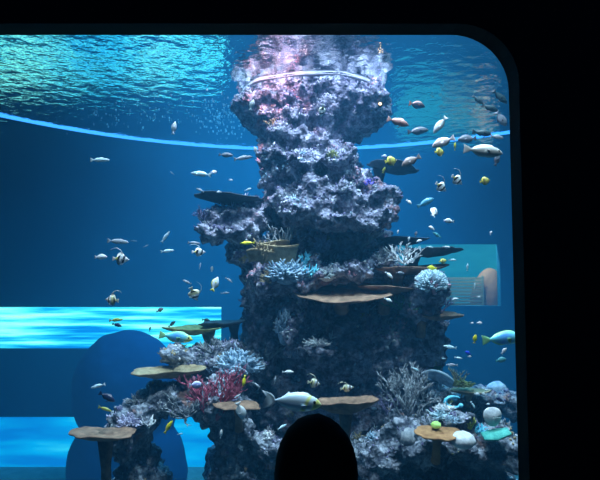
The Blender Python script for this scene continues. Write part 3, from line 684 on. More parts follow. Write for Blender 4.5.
# ---------------------------------------------------------------- fish
def prof(pts):
    xs = [p[0] for p in pts]; ys = [p[1] for p in pts]
    return lambda x: float(np.interp(x, xs, ys))
def smooth_prof(pts):
    xs = np.array([p[0] for p in pts]); ys = np.array([p[1] for p in pts])
    def f(x):
        i = int(np.clip(np.searchsorted(xs, x) - 1, 0, len(xs) - 2)); t = (x - xs[i]) / (xs[i+1] - xs[i]); t = min(1, max(0, t))
        m = lambda k: 0 if k in (0, len(xs) - 1) else (ys[k+1] - ys[k-1]) / (xs[k+1] - xs[k-1])
        h = xs[i+1] - xs[i]; t2, t3 = t*t, t*t*t
        return float((2*t3-3*t2+1)*ys[i] + (t3-2*t2+t)*h*m(i) + (-2*t3+3*t2)*ys[i+1] + (t3-t2)*h*m(i+1))
    return f
def fish_mesh(name, top, bot, wid, dorsal, anal, tail, fork, sweep=.5, pelvic=None, filament=None, pect=(.33, .0, .16), mats=None, bend=0.0):
    """one continuous body lofted from nose (+X) to tail; fins grow from the same rings. Length 1."""
    T, Bt, W = smooth_prof(top), smooth_prof(bot), smooth_prof(wid); D, A = prof(dorsal), prof(anal)
    ped = top[-1][0]
    xs = list(np.concatenate([np.linspace(0.0, .12, 5), np.linspace(.16, ped, 20), np.linspace(ped + .02, 1.0, 6)]))
    K = 12; V = []; Fc = []; MI = []
    def put(s, z, y): V.append((0.5 - s, y + bend * math.sin((s - .2) * 3.0) * max(0, s - .3), z))
    for s in xs:
        if s <= ped:
            t, b_, w = T(s), Bt(s), max(.002, W(s)); d, a = D(s), A(s)
            ta, sp = 0, 0
        else:
            u = (s - ped) / (1 - ped); h = top[-1][1] + (tail - top[-1][1]) * u ** .8
            t, b_, w = h, -h + (top[-1][1] + bot[-1][1]) * (1 - u), wid[-1][1] * (1 - u) + .004; d = a = 0
        c, hh = (t + b_) / 2, max(.004, (t - b_) / 2)
        fk = 0.0 if s <= ped else fork * ((s - ped) / (1 - ped))
        def q(z): return fk * (1 - min(1, abs(z / max(tail, 1e-6))) ** (1.3 if fork < .2 else 2.2))
        put(s + sweep * d, t + d, 0) ; V[-1] = (V[-1][0] , V[-1][1], V[-1][2])
        for k in range(K + 1):
            an = math.pi / 2 - math.pi * k / K
            put(s - q(hh * math.sin(an)), c + hh * math.sin(an), w * math.cos(an) + .003)
        put(s + sweep * a, b_ - a, 0)
        for k in range(K + 1):
            an = -math.pi / 2 - math.pi * k / K
            put(s - q(hh * math.sin(an)), c + hh * math.sin(an), w * math.cos(an) - .003)
    R_ = 2 * (K + 1) + 2
    for i in range(len(xs) - 1):
        for k in range(R_):
            k2 = (k + 1) % R_; Fc.append((i*R_+k, i*R_+k2, (i+1)*R_+k2, (i+1)*R_+k))
            fin = k in (R_ - 1, 0, K + 1, K + 2) or xs[i] >= ped; MI.append(1 if fin else 0)
    Fc.append(tuple(range(R_))[::-1]); MI.append(0); Fc.append(tuple((len(xs) - 1) * R_ + k for k in range(R_))); MI.append(1)
    b = MB(); b.v = V; b.f = Fc; b.mi = MI
    s, z, L = pect
    for sd in (1, -1):   # pectoral fins
        y = W(s) * .9 * sd
        p0 = Vector((.5 - s, y, z)); n = 5; vv = []
        for k in range(n + 1):
            a = math.radians(-60 + 75 * k / n)
            q1 = p0 + Vector((-math.cos(a) * L * .8, sd * L * .45, -math.sin(a) * L * -.7))
            vv += [tuple(q1 + Vector((0, .004, 0))), tuple(q1 - Vector((0, .004, 0)))]
        o0 = [tuple(p0 + Vector((0, .006, .012))), tuple(p0 + Vector((0, -.006, -.012)))]
        ff = []
        for k in range(n):
            ff += [(0, 2 + 2*k, 4 + 2*k), (1, 5 + 2*k, 3 + 2*k), (2 + 2*k, 3 + 2*k, 5 + 2*k, 4 + 2*k)]
        ff += [(0, 1, 3, 2), (0, 2 + 2*n, 3 + 2*n, 1)]
        b.add(o0 + vv, ff, 1)
    if pelvic:
        s, L = pelvic
        for sd in (1, -1):
            b.tube([(.5 - s, .02 * sd, Bt(s) + .03), (.5 - s - L * .5, .035 * sd, Bt(s) - L * .55), (.5 - s - L, .04 * sd, Bt(s) - L * .8)], [.022, .016, .004], 5, 1)
    if filament:
        pts, r = filament
        b.tube([Vector((.5 - a, 0, z)) for a, z in pts], [r * (1 - .8 * k / (len(pts) - 1)) for k in range(len(pts))], 6, 1)
    me = bpy.data.meshes.new(name); me.from_pydata(b.v, [], b.f); me.polygons.foreach_set('material_index', b.mi); me.polygons.foreach_set('use_smooth', [True] * len(me.polygons))
    bmm = bmesh.new(); bmm.from_mesh(me); bmesh.ops.recalc_face_normals(bmm, faces=bmm.faces); bmm.to_mesh(me); bmm.free()
    me.update()
    eye = (.5 - .13 , W(.13), None)
    se = .12; ez = (T(se) + Bt(se)) / 2 + (T(se) - Bt(se)) * .14
    return me, (.5 - se, W(se) * .93, ez, (T(.3) - Bt(.3)))
def skin(name, axis, stops, interp='LINEAR', rough=.35, wob=0.0, spec=.5):
    """scaly skin: colour bands across the body along an axis (x, z weights) of its own length"""
    m, nt, out = new_mat(name)
    tc = nd(nt, 'ShaderNodeTexCoord'); sx = nd(nt, 'ShaderNodeSeparateXYZ'); nt.links.new(tc.outputs['Object'], sx.inputs[0])
    a = nd(nt, 'ShaderNodeMath', operation='MULTIPLY'); a.inputs[1].default_value = axis[0]; nt.links.new(sx.outputs[0], a.inputs[0])
    c = nd(nt, 'ShaderNodeMath', operation='MULTIPLY_ADD'); c.inputs[1].default_value = axis[1]; nt.links.new(sx.outputs[2], c.inputs[0]); nt.links.new(a.outputs[0], c.inputs[2])
    t = nd(nt, 'ShaderNodeTexNoise'); t.inputs['Scale'].default_value = 9; nt.links.new(tc.outputs['Object'], t.inputs['Vector'])
    w = nd(nt, 'ShaderNodeMath', operation='MULTIPLY_ADD'); w.inputs[1].default_value = wob; nt.links.new(t.outputs[0], w.inputs[0]); nt.links.new(c.outputs[0], w.inputs[2])
    g = nd(nt, 'ShaderNodeMath', operation='ADD'); g.inputs[1].default_value = .5 - wob * .5; nt.links.new(w.outputs[0], g.inputs[0])
    col = ramp(nt, g.outputs[0], stops, interp)
    b = nd(nt, 'ShaderNodeBsdfPrincipled'); b.inputs['Roughness'].default_value = rough; b.inputs['Specular IOR Level'].default_value = spec
    nt.links.new(col, b.inputs['Base Color']); nt.links.new(b.outputs[0], out.inputs[0]); return m
m_eye = plain('fish_eye', (.01, .01, .012), .2, .6)
K_ = {}
def kind(key, obj_name, mesh, body, fin): K_[key] = (obj_name, mesh, body, fin)
def two(c1, c2, axis=(0, 1.6), lo=.35, hi=.6): return (axis, [(lo, c2), (hi, c1)])
oval = lambda: fish_mesh('oval', [(0, .0), (.06, .07), (.16, .15), (.35, .21), (.55, .18), (.72, .08), (.82, .035)], [(0, -.02), (.06, -.07), (.16, -.13), (.35, -.20), (.55, -.18), (.72, -.08), (.82, -.035)],
    [(0, .015), (.08, .05), (.25, .085), (.5, .07), (.82, .012)], [(.18, 0), (.24, .05), (.5, .06), (.74, .05), (.8, 0)], [(.4, 0), (.46, .05), (.72, .05), (.8, 0)], .17, .09)
slim = lambda: fish_mesh('slim', [(0, .0), (.08, .05), (.2, .085), (.4, .10), (.6, .08), (.78, .035), (.84, .025)], [(0, -.01), (.08, -.05), (.2, -.085), (.4, -.10), (.6, -.08), (.78, -.035), (.84, -.025)],
    [(0, .012), (.1, .04), (.35, .06), (.6, .045), (.84, .01)], [(.28, 0), (.34, .035), (.7, .03), (.78, 0)], [(.5, 0), (.55, .03), (.74, .025), (.8, 0)], .12, .09, pect=(.28, -.01, .12))
perch = lambda: fish_mesh('perch', [(0, .0), (.07, .07), (.18, .13), (.34, .16), (.55, .125), (.74, .05), (.82, .035)], [(0, -.02), (.07, -.06), (.18, -.12), (.34, -.15), (.55, -.13), (.74, -.05), (.82, -.035)],
    [(0, .015), (.08, .055), (.25, .085), (.5, .065), (.82, .014)], [(.25, 0), (.3, .055), (.5, .045), (.72, .05), (.79, 0)], [(.5, 0), (.56, .055), (.72, .04), (.78, 0)], .14, .06, pelvic=(.34, .12))
naso = lambda: fish_mesh('naso', [(0, -.01), (.05, .055), (.14, .105), (.3, .14), (.5, .12), (.68, .05), (.765, .017)], [(0, -.03), (.05, -.075), (.14, -.115), (.3, -.145), (.5, -.12), (.68, -.05), (.765, -.017)],
    [(0, .015), (.06, .045), (.2, .075), (.45, .06), (.765, .012)], [(.2, 0), (.24, .02), (.56, .03), (.62, .09), (.645, 0)], [(.36, 0), (.42, .025), (.66, .03), (.7, 0)], .15, .20, sweep=-.9, pect=(.24, -.03, .10))
disc = lambda: fish_mesh('disc', [(0, -.0), (.07, .035), (.18, .19), (.36, .31), (.56, .30), (.74, .12), (.82, .055)], [(0, -.03), (.07, -.06), (.18, -.19), (.36, -.30), (.56, -.29), (.74, -.12), (.82, -.055)],
    [(0, .012), (.1, .05), (.3, .08), (.55, .06), (.82, .012)], [(.3, 0), (.4, .05), (.6, .10), (.74, .11), (.8, 0)], [(.42, 0), (.5, .06), (.66, .10), (.76, .08), (.8, 0)], .13, .0, pelvic=(.34, .14))
def idol_mesh(): return fish_mesh('idol', [(0, -.0), (.08, .03), (.2, .15), (.36, .25), (.56, .23), (.74, .09), (.82, .05)], [(0, -.03), (.08, -.055), (.2, -.16), (.36, -.25), (.56, -.23), (.74, -.09), (.82, -.05)],
    [(0, .012), (.1, .045), (.3, .07), (.55, .055), (.82, .012)], [(.3, 0), (.38, .14), (.5, .14), (.66, .12), (.78, 0)], [(.42, 0), (.52, .14), (.66, .12), (.78, 0)], .14, .02, pelvic=(.34, .14),
    filament=([(.42, .34), (.56, .52), (.78, .64), (1.0, .60), (1.18, .50)], .026))
slate = lambda: fish_mesh('big', [(0, .0), (.06, .06), (.16, .115), (.35, .15), (.55, .125), (.74, .05), (.82, .04)], [(0, -.02), (.06, -.06), (.16, -.11), (.35, -.145), (.55, -.125), (.74, -.05), (.82, -.04)],
    [(0, .02), (.08, .06), (.28, .09), (.55, .065), (.82, .016)], [(.22, 0), (.27, .03), (.7, .035), (.78, 0)], [(.48, 0), (.54, .03), (.7, .03), (.77, 0)], .12, .05)
W_, G_, Bk = (.82, .86, .88), (.22, .24, .28), (.015, .016, .02)
kind('naso', 'unicornfish', naso(), skin('pale_blue_white_skin', (1, -.5), [(0, (.62, .80, .92)), (.70, (.66, .84, .94)), (.74, (.80, .84, .30)), (.77, (.80, .84, .30)), (.80, (.66, .84, .94)), (.86, (.70, .86, .92)), (.90, (.85, .85, .22)), (.96, (.80, .82, .35))], wob=.06), plain('pale_fin', (.66, .80, .90), .4))
kind('white', 'surgeonfish', oval(), skin('silver_white_skin', (0, 1.4), [(.25, (.70, .78, .82)), (.6, (.86, .88, .90)), (.85, (.60, .66, .72))]), plain('white_fin', (.7, .76, .8), .4))
kind('pale', 'fusilier', slim(), skin('pale_cyan_skin', (0, 2.4), [(.2, (.75, .86, .90)), (.55, (.55, .80, .88)), (.8, (.30, .55, .70))]), plain('cyan_fin', (.55, .75, .82), .4))
kind('grey', 'surgeonfish', oval(), skin('grey_skin', (0, 1.4), [(.25, (.30, .33, .38)), (.55, (.20, .22, .26)), (.85, (.12, .13, .16))], wob=.2), plain('grey_fin', (.14, .15, .19), .4))
kind('greyslim', 'wrasse', slim(), skin('grey_white_skin', (0, 2.6), [(.2, (.62, .68, .72)), (.5, (.35, .40, .45)), (.8, (.16, .18, .22))]), plain('grey_slim_fin', (.35, .4, .45), .4))
kind('dark', 'surgeonfish', perch(), skin('dark_green_skin', (0, 1.4), [(.3, (.05, .09, .10)), (.8, (.02, .05, .06))], wob=.2), plain('dark_fin', (.02, .04, .05), .4))
kind('navy', 'surgeonfish', perch(), skin('navy_skin', (0, 1.4), [(.3, (.02, .03, .09)), (.8, (.01, .015, .05))]), plain('navy_fin', (.01, .02, .06), .4))
kind('rust', 'squirrelfish', perch(), skin('rusty_pink_skin', (0, 1.6), [(.25, (.34, .16, .14)), (.5, (.55, .28, .24)), (.8, (.65, .38, .32))], wob=.1), plain('rust_fin', (.6, .34, .30), .4))
kind('bluebelly', 'triggerfish', oval(), skin('blue_belly_skin', (0, 1.5), [(.25, (.10, .45, .75)), (.40, (.10, .30, .5)), (.48, (.06, .06, .09)), (.8, (.14, .10, .11))]), plain('reddish_tail', (.45, .2, .16), .4))
kind('pink', 'emperor_fish', slate(), skin('pinkish_white_skin', (0, 1.6), [(.25, (.78, .74, .72)), (.5, (.86, .74, .76)), (.8, (.74, .60, .68))]), plain('pinkish_fin', (.78, .68, .72), .4))
kind('bigwhite', 'emperor_fish', slate(), skin('chalk_white_skin', (0, 1.8), [(.25, (.66, .70, .70)), (.38, (.38, .36, .36)), (.44, (.80, .80, .76)), (.8, (.92, .92, .88))], wob=.1), plain('chalk_fin', (.75, .76, .74), .4))
kind('brown', 'surgeonfish', slate(), skin('brown_grey_skin', (0, 1.6), [(.25, (.16, .14, .15)), (.5, (.30, .24, .23)), (.8, (.36, .28, .26))]), plain('brown_fin', (.2, .18, .19), .4))
kind('cyan', 'parrotfish', slate(), skin('cyan_blue_skin', (0, 1.6), [(.25, (.20, .55, .70)), (.5, (.12, .50, .75)), (.8, (.08, .35, .6))], wob=.2), plain('cyan_blue_fin', (.15, .45, .6), .4))
kind('parrot', 'parrotfish', slate(), skin('bright_parrot_skin', (-1, .3), [(.05, (.80, .80, .15)), (.16, (.75, .85, .30)), (.26, (.20, .75, .85)), (.5, (.10, .35, .85)), (.7, (.15, .75, .85)), (.9, (.35, .85, .75))], wob=.25), plain('parrot_fin', (.35, .75, .35), .4))
kind('yellowb', 'butterflyfish', disc(), skin('yellow_ring_skin', (1, 0), [(0, (.75, .70, .10)), (.28, (.80, .74, .12)), (.38, (.32, .26, .06)), (.55, (.75, .70, .22)), (.80, (.80, .72, .12)), (.86, (.10, .09, .04)), (.93, (.8, .78, .4))], wob=.15), plain('yellow_fin', (.78, .72, .10), .4))
kind('yellow', 'yellow_tang', oval(), plain('bright_yellow_skin', (.88, .80, .03), .35), plain('bright_yellow_fin', (.85, .74, .03), .4))
kind('olive', 'wrasse', slim(), skin('olive_yellow_skin', (0, 2.4), [(.25, (.60, .62, .15)), (.6, (.40, .45, .08)), (.85, (.22, .26, .05))]), plain('olive_fin', (.5, .52, .08), .4))
kind('banner', 'bannerfish', idol_mesh(), skin('black_white_bands', (1, -.25), [(0, (.78, .74, .12)), (.26, (.78, .72, .12)), (.28, Bk), (.40, Bk), (.42, W_), (.60, W_), (.61, Bk), (.73, Bk), (.74, W_), (.95, (.6, .6, .6))], 'CONSTANT'), plain('pale_banner_fin', (.82, .84, .80), .4))
kind('idol', 'moorish_idol', idol_mesh(), skin('white_yellow_black_bands', (1, -.15), [(0, (.1, .1, .1)), (.16, (.80, .74, .25)), (.28, Bk), (.36, (.85, .82, .45)), (.52, W_), (.66, Bk), (.75, W_), (.92, (.7, .6, .2))], 'CONSTANT'), plain('cream_fin', (.80, .80, .62), .4))
kind('powder', 'powder_blue_tang', oval(), skin('powder_blue_skin', (1, 0), [(.1, (.45, .48, .85)), (.80, (.42, .45, .85)), (.82, (.80, .80, .85)), (.88, (.03, .03, .06))], wob=.05), plain('lilac_fin', (.72, .74, .86), .4))
kind('blue', 'damselfish', oval(), plain('royal_blue_skin', (.03, .08, .75), .35), plain('royal_blue_fin', (.03, .1, .6), .4))
kind('teal', 'parrotfish', slate(), skin('teal_skin', (0, 1.6), [(.25, (.12, .42, .45)), (.8, (.05, .25, .30))]), plain('teal_fin', (.08, .35, .38), .4))
kind('yellowfin', 'surgeonfish', oval(), skin('white_body_skin', (0, 1.4), [(.25, (.66, .76, .84)), (.8, (.80, .86, .90))]), plain('yellow_pectoral', (.80, .76, .12), .4))
b = MB(); b.ball((0, 0, 0), 1.0, 2); EYE = bpy.data.meshes.new('eye'); EYE.from_pydata(b.v, [], b.f); EYE.materials.append(m_eye); EYE.polygons.foreach_set('use_smooth', [True] * len(EYE.polygons))
PROTO = {}
def fish(key, px, row, d, L, dirn, label, pitch=0, yaw=0, tall=1.0, roll=0):
    nm, (me, eye), body, fin = K_[key]
    if key not in PROTO:
        o = bpy.data.objects.new(nm, me); me.name = nm; me.materials.append(body); me.materials.append(fin)
        PROTO[key] = (o, nm); first = True
    else:
        o = PROTO[key][0].copy(); o.name = nm; first = False
    COL.objects.link(o)
    s = M_(L, d) / max(.35, math.cos(math.radians(yaw)))
    if dirn == 'R': R_ = Euler((0, math.radians(-pitch), 0)).to_matrix() @ Euler((0, 0, math.radians(yaw))).to_matrix()
    else: R_ = Euler((0, math.radians(pitch), 0)).to_matrix() @ Euler((0, 0, math.radians(180 - yaw))).to_matrix()
    R_ = R_ @ Euler((math.radians(roll), 0, 0)).to_matrix()
    o.matrix_world = Matrix.Translation(P(px, row, d)) @ R_.to_4x4() @ Matrix.Diagonal((s, s, s * tall, 1))
    tag(o, label, 'fish')
    if L >= 8:
        for sd in (1, -1):
            q = bpy.data.objects.new('eye', EYE); COL.objects.link(q); q.parent = o
            r = min(.028, eye[3] * .1); q.location = (eye[0], sd * eye[1], eye[2]); q.scale = (r, r * .5, r)
    return o

# kind, px, row, distance, length px, facing, label, pitch, yaw, tall
FISH = [
 # left side, upper water
 ('pale', 100, 160, 6.0, 20, 'R', 'pale cyan slender fish alone under the left end of the blue light tube'),
 ('white', 174, 128, 6.6, 14, 'R', 'white oval fish nose up, above the blue light tube at left', 80, 0, .8),
 ('white', 252, 105, 6.2, 12, 'R', 'white oval fish in front of the dark left side of the pillar top', 75, 0, .9),
 ('banner', 322, 111, 6.2, 13, 'L', 'small black and white fish nose down in front of the pillar top', -78, 20, .7),
 ('grey', 226, 155, 6.6, 15, 'R', 'grey oval fish just under the blue light tube left of the pillar', -4, 0, .7),
 ('greyslim', 243, 158, 6.4, 19, 'R', 'slender grey fish touching the pillar neck under the light tube', 8),
 ('white', 255.5, 150, 6.5, 8, 'L', 'tiny white fish where the blue light tube meets the pillar', 70),
 ('pale', 201, 174, 5.8, 21, 'L', 'pale fish with a forked tail swimming above the dark ledge plate', 6, 0, 1.1),
 ('white', 214, 172, 6.4, 5, 'R', 'small white fish turning just behind the tail of the pale forked-tail fish', 30, 55),
 ('greyslim', 172, 173, 8.5, 6, 'L', 'tiny dim fish left of the pale forked-tail fish', 40),
 ('greyslim', 200, 190, 6.4, 10, 'L', 'small white-bellied fish at the outer tip of the dark ledge plate', 25, 20),
 ('white', 219, 192, 6.5, 5, 'L', 'tiny white speck of a fish over the dark ledge plate', 0),
 ('pale', 248, 189.5, 6.7, 8, 'R', 'tiny pale fish near the root of the dark ledge plate', 20),
 ('white', 231, 180, 8.0, 4, 'R', 'speck-sized pale fish high above the dark ledge plate', 0),
 ('pale', 165.5, 237, 6.0, 14, 'R', 'thin white fish slanting nose up in open blue water at left', 55),
 ('greyslim', 118, 241.5, 6.4, 22, 'R', 'dim grey fish above the striped bannerfish at left', -5),
 ('pale', 167.5, 251, 6.4, 14, 'R', 'pale greenish arched fish below the thin slanting white one', 6),
 ('banner', 121, 259, 5.6, 17, 'R', 'black and white striped bannerfish with a yellow tail at left', -3),
 ('white', 101, 257, 6.2, 13, 'R', 'small bluish white fish behind the striped bannerfish', 0, 0, .9),
 ('greyslim', 146, 246, 8.5, 6, 'R', 'tiny dim fish between the dim grey fish and the pale arched fish', 25),
 ('greyslim', 134, 241, 9.0, 7, 'R', 'faint tiny fish just ahead of the dim grey fish', -5),
 ('greyslim', 194, 243, 6.2, 13, 'R', 'slender white-bellied fish close left of the rock ledge', -6),
 ('banner', 199, 252, 6.0, 13, 'R', 'yellow and white banded fish tucked under the rock ledge', 0, 30, .8),
 ('yellowfin', 215, 284, 5.8, 15, 'R', 'white fish with yellow fins swimming nose up below the rock ledge', 70, 15),
 ('idol', 194, 294, 5.8, 15, 'R', 'yellow and black idol fish nose down left of the white yellow-finned fish', -65, 20),
 ('greyslim', 187, 282, 6.6, 10, 'L', 'thin dim fish above the nose-down idol fish', 25),
 ('greyslim', 229, 280, 6.6, 9, 'R', 'thin pale fish beside the dark underside of the rock ledge', -35),
 ('white', 212, 269, 6.6, 6, 'R', 'tiny upright white fish over the white yellow-finned fish', 85),
 ('greyslim', 200, 266, 8.5, 7, 'R', 'faint upright fish under the yellow and white banded fish', 80),
 ('greyslim', 225, 293, 8.0, 9, 'R', 'faint bluish fish right below the white yellow-finned fish', 5),
 ('idol', 112, 300, 5.2, 15, 'L', 'moorish idol with a long trailing filament above the cyan window', 5, 15),
 ('grey', 160, 310, 7.0, 8, 'R', 'small round grey fish at the top edge of the cyan window', 25),
 ('navy', 117, 325, 7.0, 10, 'R', 'dark purple fish in front of the left part of the cyan window', -15),
 ('olive', 116, 320, 7.2, 14, 'R', 'olive leaf-shaped fish above the dark purple one at the cyan window', 4),
 ('dark', 172, 324, 7.0, 9, 'R', 'small dark fish nose up in front of the olive plate coral', 40),
 ('dark', 206, 320, 7.0, 8, 'R', 'dark fish at the right end of the cyan window', -5),
 ('dark', 150, 329, 7.2, 5, 'R', 'tiny dark fish over the blue mound', 80),
 ('parrot', 176, 337, 6.2, 34, 'R', 'large bright parrotfish with a yellow head below the cyan window', -8),
 ('pale', 98, 386, 5.6, 15, 'L', 'pale fish swimming out of view, its tail above the dark navy fish', -14),
 ('navy', 107, 397, 5.6, 18, 'R', 'dark navy fish low at left, nose down', -28),
 ('olive', 105, 409, 5.7, 14, 'R', 'olive yellow fish below the dark navy fish', -18),
 ('powder', 196, 385, 5.6, 14, 'R', 'powder blue tang in front of the red coral', 0, 10),
 ('white', 240.5, 411, 5.3, 19, 'R', 'bluish white fish nose down under the reddish plate coral', -72, 10),
 ('yellow', 168.5, 427, 5.6, 15, 'R', 'yellow fish nose up beside the low blue window', 58, 0, .6),
 ('pale', 180, 434, 6.0, 6, 'R', 'tiny pale fish in front of the low blue window', 10),
 ('yellow', 244, 381, 5.5, 12, 'R', 'small yellow-green fish nose down left of the large white fish', -100, 0, .6),
 ('greyslim', 256.5, 385, 5.6, 10, 'R', 'small grey arched fish just above the tail of the large white fish', -35),
 ('white', 221, 434, 5.8, 9, 'R', 'pale upright fish at the foot of the arched rock', 80, 0, .7),
 ('pale', 282, 427, 5.0, 10, 'R', 'little white fish beside the dark head', 22, 30),
 ('naso', 291, 401.5, 4.2, 60, 'R', 'large white fish with a lyre tail and yellow marks on its face', -4),
 ('greyslim', 275, 380, 6.2, 9, 'R', 'pale upright fish over the back of the large white fish', 80),
 ('idol', 314, 383, 5.6, 13, 'R', 'dim yellow and black idol fish above the head of the large white fish', -10, 10),
 ('idol', 347, 388, 5.6, 14, 'R', 'idol fish with raised filament above the curved brown plate', 10, 0, .75),
 ('white', 288, 372, 6.3, 12, 'R', 'dim pale fish in the shadowed base above the large white fish', 0, 0, .6),
 # pillar
 ('yellow', 247.5, 243, 6.0, 15, 'L', 'bright yellow fish on the left ledge of the pillar', -3, 0, .55),
 ('white', 388, 300, 6.2, 9, 'R', 'small pale fish under the dimpled brown table coral', -25, 0, .8),
 ('white', 389, 275, 6.2, 10, 'R', 'silvery fish in the shade under the brown table coral', -40, 0, .7),
 ('grey', 400, 273, 6.3, 9, 'R', 'grey fish right under the stalk of the brown table coral', -5, 0, .7),
 ('white', 351, 184, 6.4, 5, 'R', 'tiny white fish before the dark hollow of the upper boulders', 80),
 ('yellow', 432, 268, 6.3, 10, 'L', 'yellow fish at the outer end of the brown table coral', 10, 0, .9),
 ('yellowb', 443, 261, 6.3, 9, 'R', 'pale yellow fish above the outer end of the brown table coral', 10, 20, .7),
 # right side, upper water
 ('rust', 398, 122, 5.6, 23, 'R', 'rusty pink fish swimming off the right side of the pillar top', -18),
 ('bluebelly', 417, 105, 5.8, 17, 'R', 'dark fish with a blue belly and reddish tail, upper right', -12),
 ('grey', 418, 131, 6.2, 22, 'R', 'dark grey fish between the rusty pink fish and the light tube', 6, 0, .75),
 ('white', 440, 125, 5.4, 22, 'L', 'silver fish diving steeply to the lower left, upper right water', -52, 0, .7),
 ('pink', 443.5, 142, 5.0, 25, 'L', 'pinkish white fish crossing the right end of the light tube', -22, 0, 1.15),
 ('yellowb', 439.5, 152, 5.2, 11, 'R', 'yellow butterflyfish right under the pinkish white fish', 5, 20),
 ('yellow', 455, 146.5, 5.6, 9, 'R', 'thin upright yellow fish right of the pinkish white fish', 85, 0, .5),
 ('grey', 467, 139, 5.9, 20, 'L', 'blue-grey fish left of the dark green one above the big chalk white fish', -5, 0, .85),
 ('dark', 482, 133, 6.1, 20, 'R', 'dark green fish over the big chalk white fish', -8),
 ('greyslim', 497, 137, 5.8, 14, 'R', 'grey-white speckled fish at the right end of the dark fish group', -10, 0, 1.4),
 ('dark', 478, 100, 6.2, 14, 'R', 'dark fish at the left tip of the shoal under the wall corner', -38),
 ('dark', 490, 108, 6.3, 18, 'R', 'dark fish in the middle of the shoal under the wall corner', -20),
 ('dark', 500, 97, 6.3, 20, 'R', 'dark fish highest of the shoal under the wall corner', -45),
 ('grey', 501, 119, 6.1, 18, 'R', 'grey fish lowest of the shoal under the wall corner', -55),
 ('bigwhite', 483, 151, 4.8, 40, 'R', 'big chalk white fish with a dark tail band at right', -7),
 ('grey', 497, 160, 5.8, 13, 'R', 'grey upright fish under the snout of the big chalk white fish', 70, 0, .9),
 ('yellowb', 391, 161, 5.4, 13, 'R', 'round yellow butterflyfish in front of the dark table coral', 12, 10),
 ('powder', 384.5, 156.5, 6.2, 7, 'R', 'small lilac fish at the upper left of the round yellow butterflyfish', 0, 30),
 ('olive', 384, 170, 6.2, 7, 'R', 'small olive fish at the lower left of the round yellow butterflyfish', 70, 0, 1.6),
 ('brown', 411, 161, 5.4, 22, 'L', 'brown-grey fish nose down right of the round yellow butterflyfish', -28, 0, 1.2),
 ('banner', 441, 187, 5.4, 14, 'R', 'lower of two black and white bannerfish in the blue water at right', -35, 15),
 ('banner', 457, 180, 5.4, 14, 'R', 'upper of two black and white bannerfish in the blue water at right', -35, 15),
 ('yellowb', 485, 181, 5.4, 11, 'R', 'yellow butterflyfish alone right of the two bannerfish', 12),
 ('cyan', 425.5, 202.5, 5.4, 19, 'R', 'cyan blue fish nose up to the right of the upper boulders', 27),
 ('white', 409, 202, 5.8, 7, 'R', 'small pale fish left of the cyan blue fish', -40),
 ('white', 434, 212, 5.3, 12, 'R', 'stout white fish just below the cyan blue fish', 60, 45),
 ('white', 449, 221, 5.6, 10, 'L', 'white fish with a pointed tail right of the stout white fish', 6, 10),
 ('white', 431.5, 228, 5.8, 7, 'L', 'small white fish above the small teal fish', 30),
 ('teal', 437, 235, 5.8, 10, 'L', 'small teal fish above the tip of the thin dark plate', 35),
 ('white', 398, 232, 6.2, 4, 'R', 'tiny white fish beside the upper boulders at the pillar edge', 80),
 ('grey', 416, 234, 6.6, 6, 'R', 'tiny dim fish standing on its tail over the thin dark plate', 75),
 ('white', 409, 239, 6.2, 5, 'R', 'tiny white fish in front of the thin dark plate', 75),
 ('white', 419, 241, 6.2, 6, 'R', 'tiny silvery fish under the thin dark plate', 15),
 ('pale', 430, 247, 6.2, 7, 'R', 'tiny pale fish lying over the long thin dark table coral', -10),
 ('white', 446.5, 247, 6.0, 8, 'R', 'white flat fish above the tip of the long thin dark table coral', -5, 0, .6),
 ('pale', 452.5, 260, 6.0, 8, 'R', 'white sliver of a fish before the far teal window', 0),
 ('pale', 467.5, 267, 6.2, 8, 'R', 'thin upright pale fish before the far teal window', 85),
 ('white', 491, 233, 6.4, 5, 'R', 'tiny pale fish above the far teal window', 70),
 ('pale', 474.5, 286, 6.2, 7, 'R', 'tiny upright fish beside the pale slatted screen', 80),
 ('white', 455, 299, 6.2, 7, 'R', 'pale fish in front of the pale slatted screen', 10, 0, .7),
 ('white', 478.5, 297, 6.6, 4, 'R', 'speck of a white fish at the right edge of the slatted screen', 0),
 ('white', 472, 323, 6.4, 4, 'R', 'left of two tiny white fish under the far teal window', 0),
 ('white', 479.5, 323, 6.4, 6, 'R', 'right of two tiny white fish under the far teal window', -5),
 ('yellow', 475, 339, 5.4, 9, 'R', 'small yellow-green fish behind the tail of the large green parrotfish', 80),
 ('parrot', 503, 338.5, 5.2, 42, 'R', 'large green and cyan parrotfish leaving the view at right', 5),
 ('blue', 468, 353, 5.6, 7, 'L', 'small royal blue fish under the large green parrotfish', 30),
 ('white', 469.5, 356.5, 5.6, 4, 'R', 'tiny white fish touching the small royal blue fish', 0),
 ('pale', 458.5, 358, 5.8, 8, 'R', 'pale sliver of a fish left of the small royal blue fish', -8),
 ('pale', 443.5, 358.5, 6.2, 5, 'L', 'tiny pale fish right beside the pillar base', 10),
 ('pale', 450, 347, 6.0, 14, 'L', 'slender pale fish at the right flank of the pillar base', 10),
 ('greyslim', 452, 365, 6.2, 12, 'L', 'slender grey fish over the small brownish twig coral', 2),
 ('teal', 501, 360, 5.8, 11, 'R', 'round greenish fish above the pale domed coral', 10, 0, 1.5),
 ('white', 504, 351, 5.8, 8, 'R', 'pale fish above the round greenish fish', 50),
 ('white', 486, 390, 6.4, 4, 'R', 'tiny white fish left of the pale domed coral', 0),
 ('white', 484, 394, 6.2, 5, 'L', 'tiny white fish under the left edge of the pale domed coral', 20),
 ('white', 477, 394, 6.2, 6, 'R', 'small white fish over the rock shelf left of the pale domed coral', -10),
 ('white', 496, 396, 6.2, 4, 'R', 'tiny white fish right under the pale domed coral', 60),
 ('navy', 500, 400, 5.8, 9, 'L', 'small navy and white fish beside the upright round coral', 30),
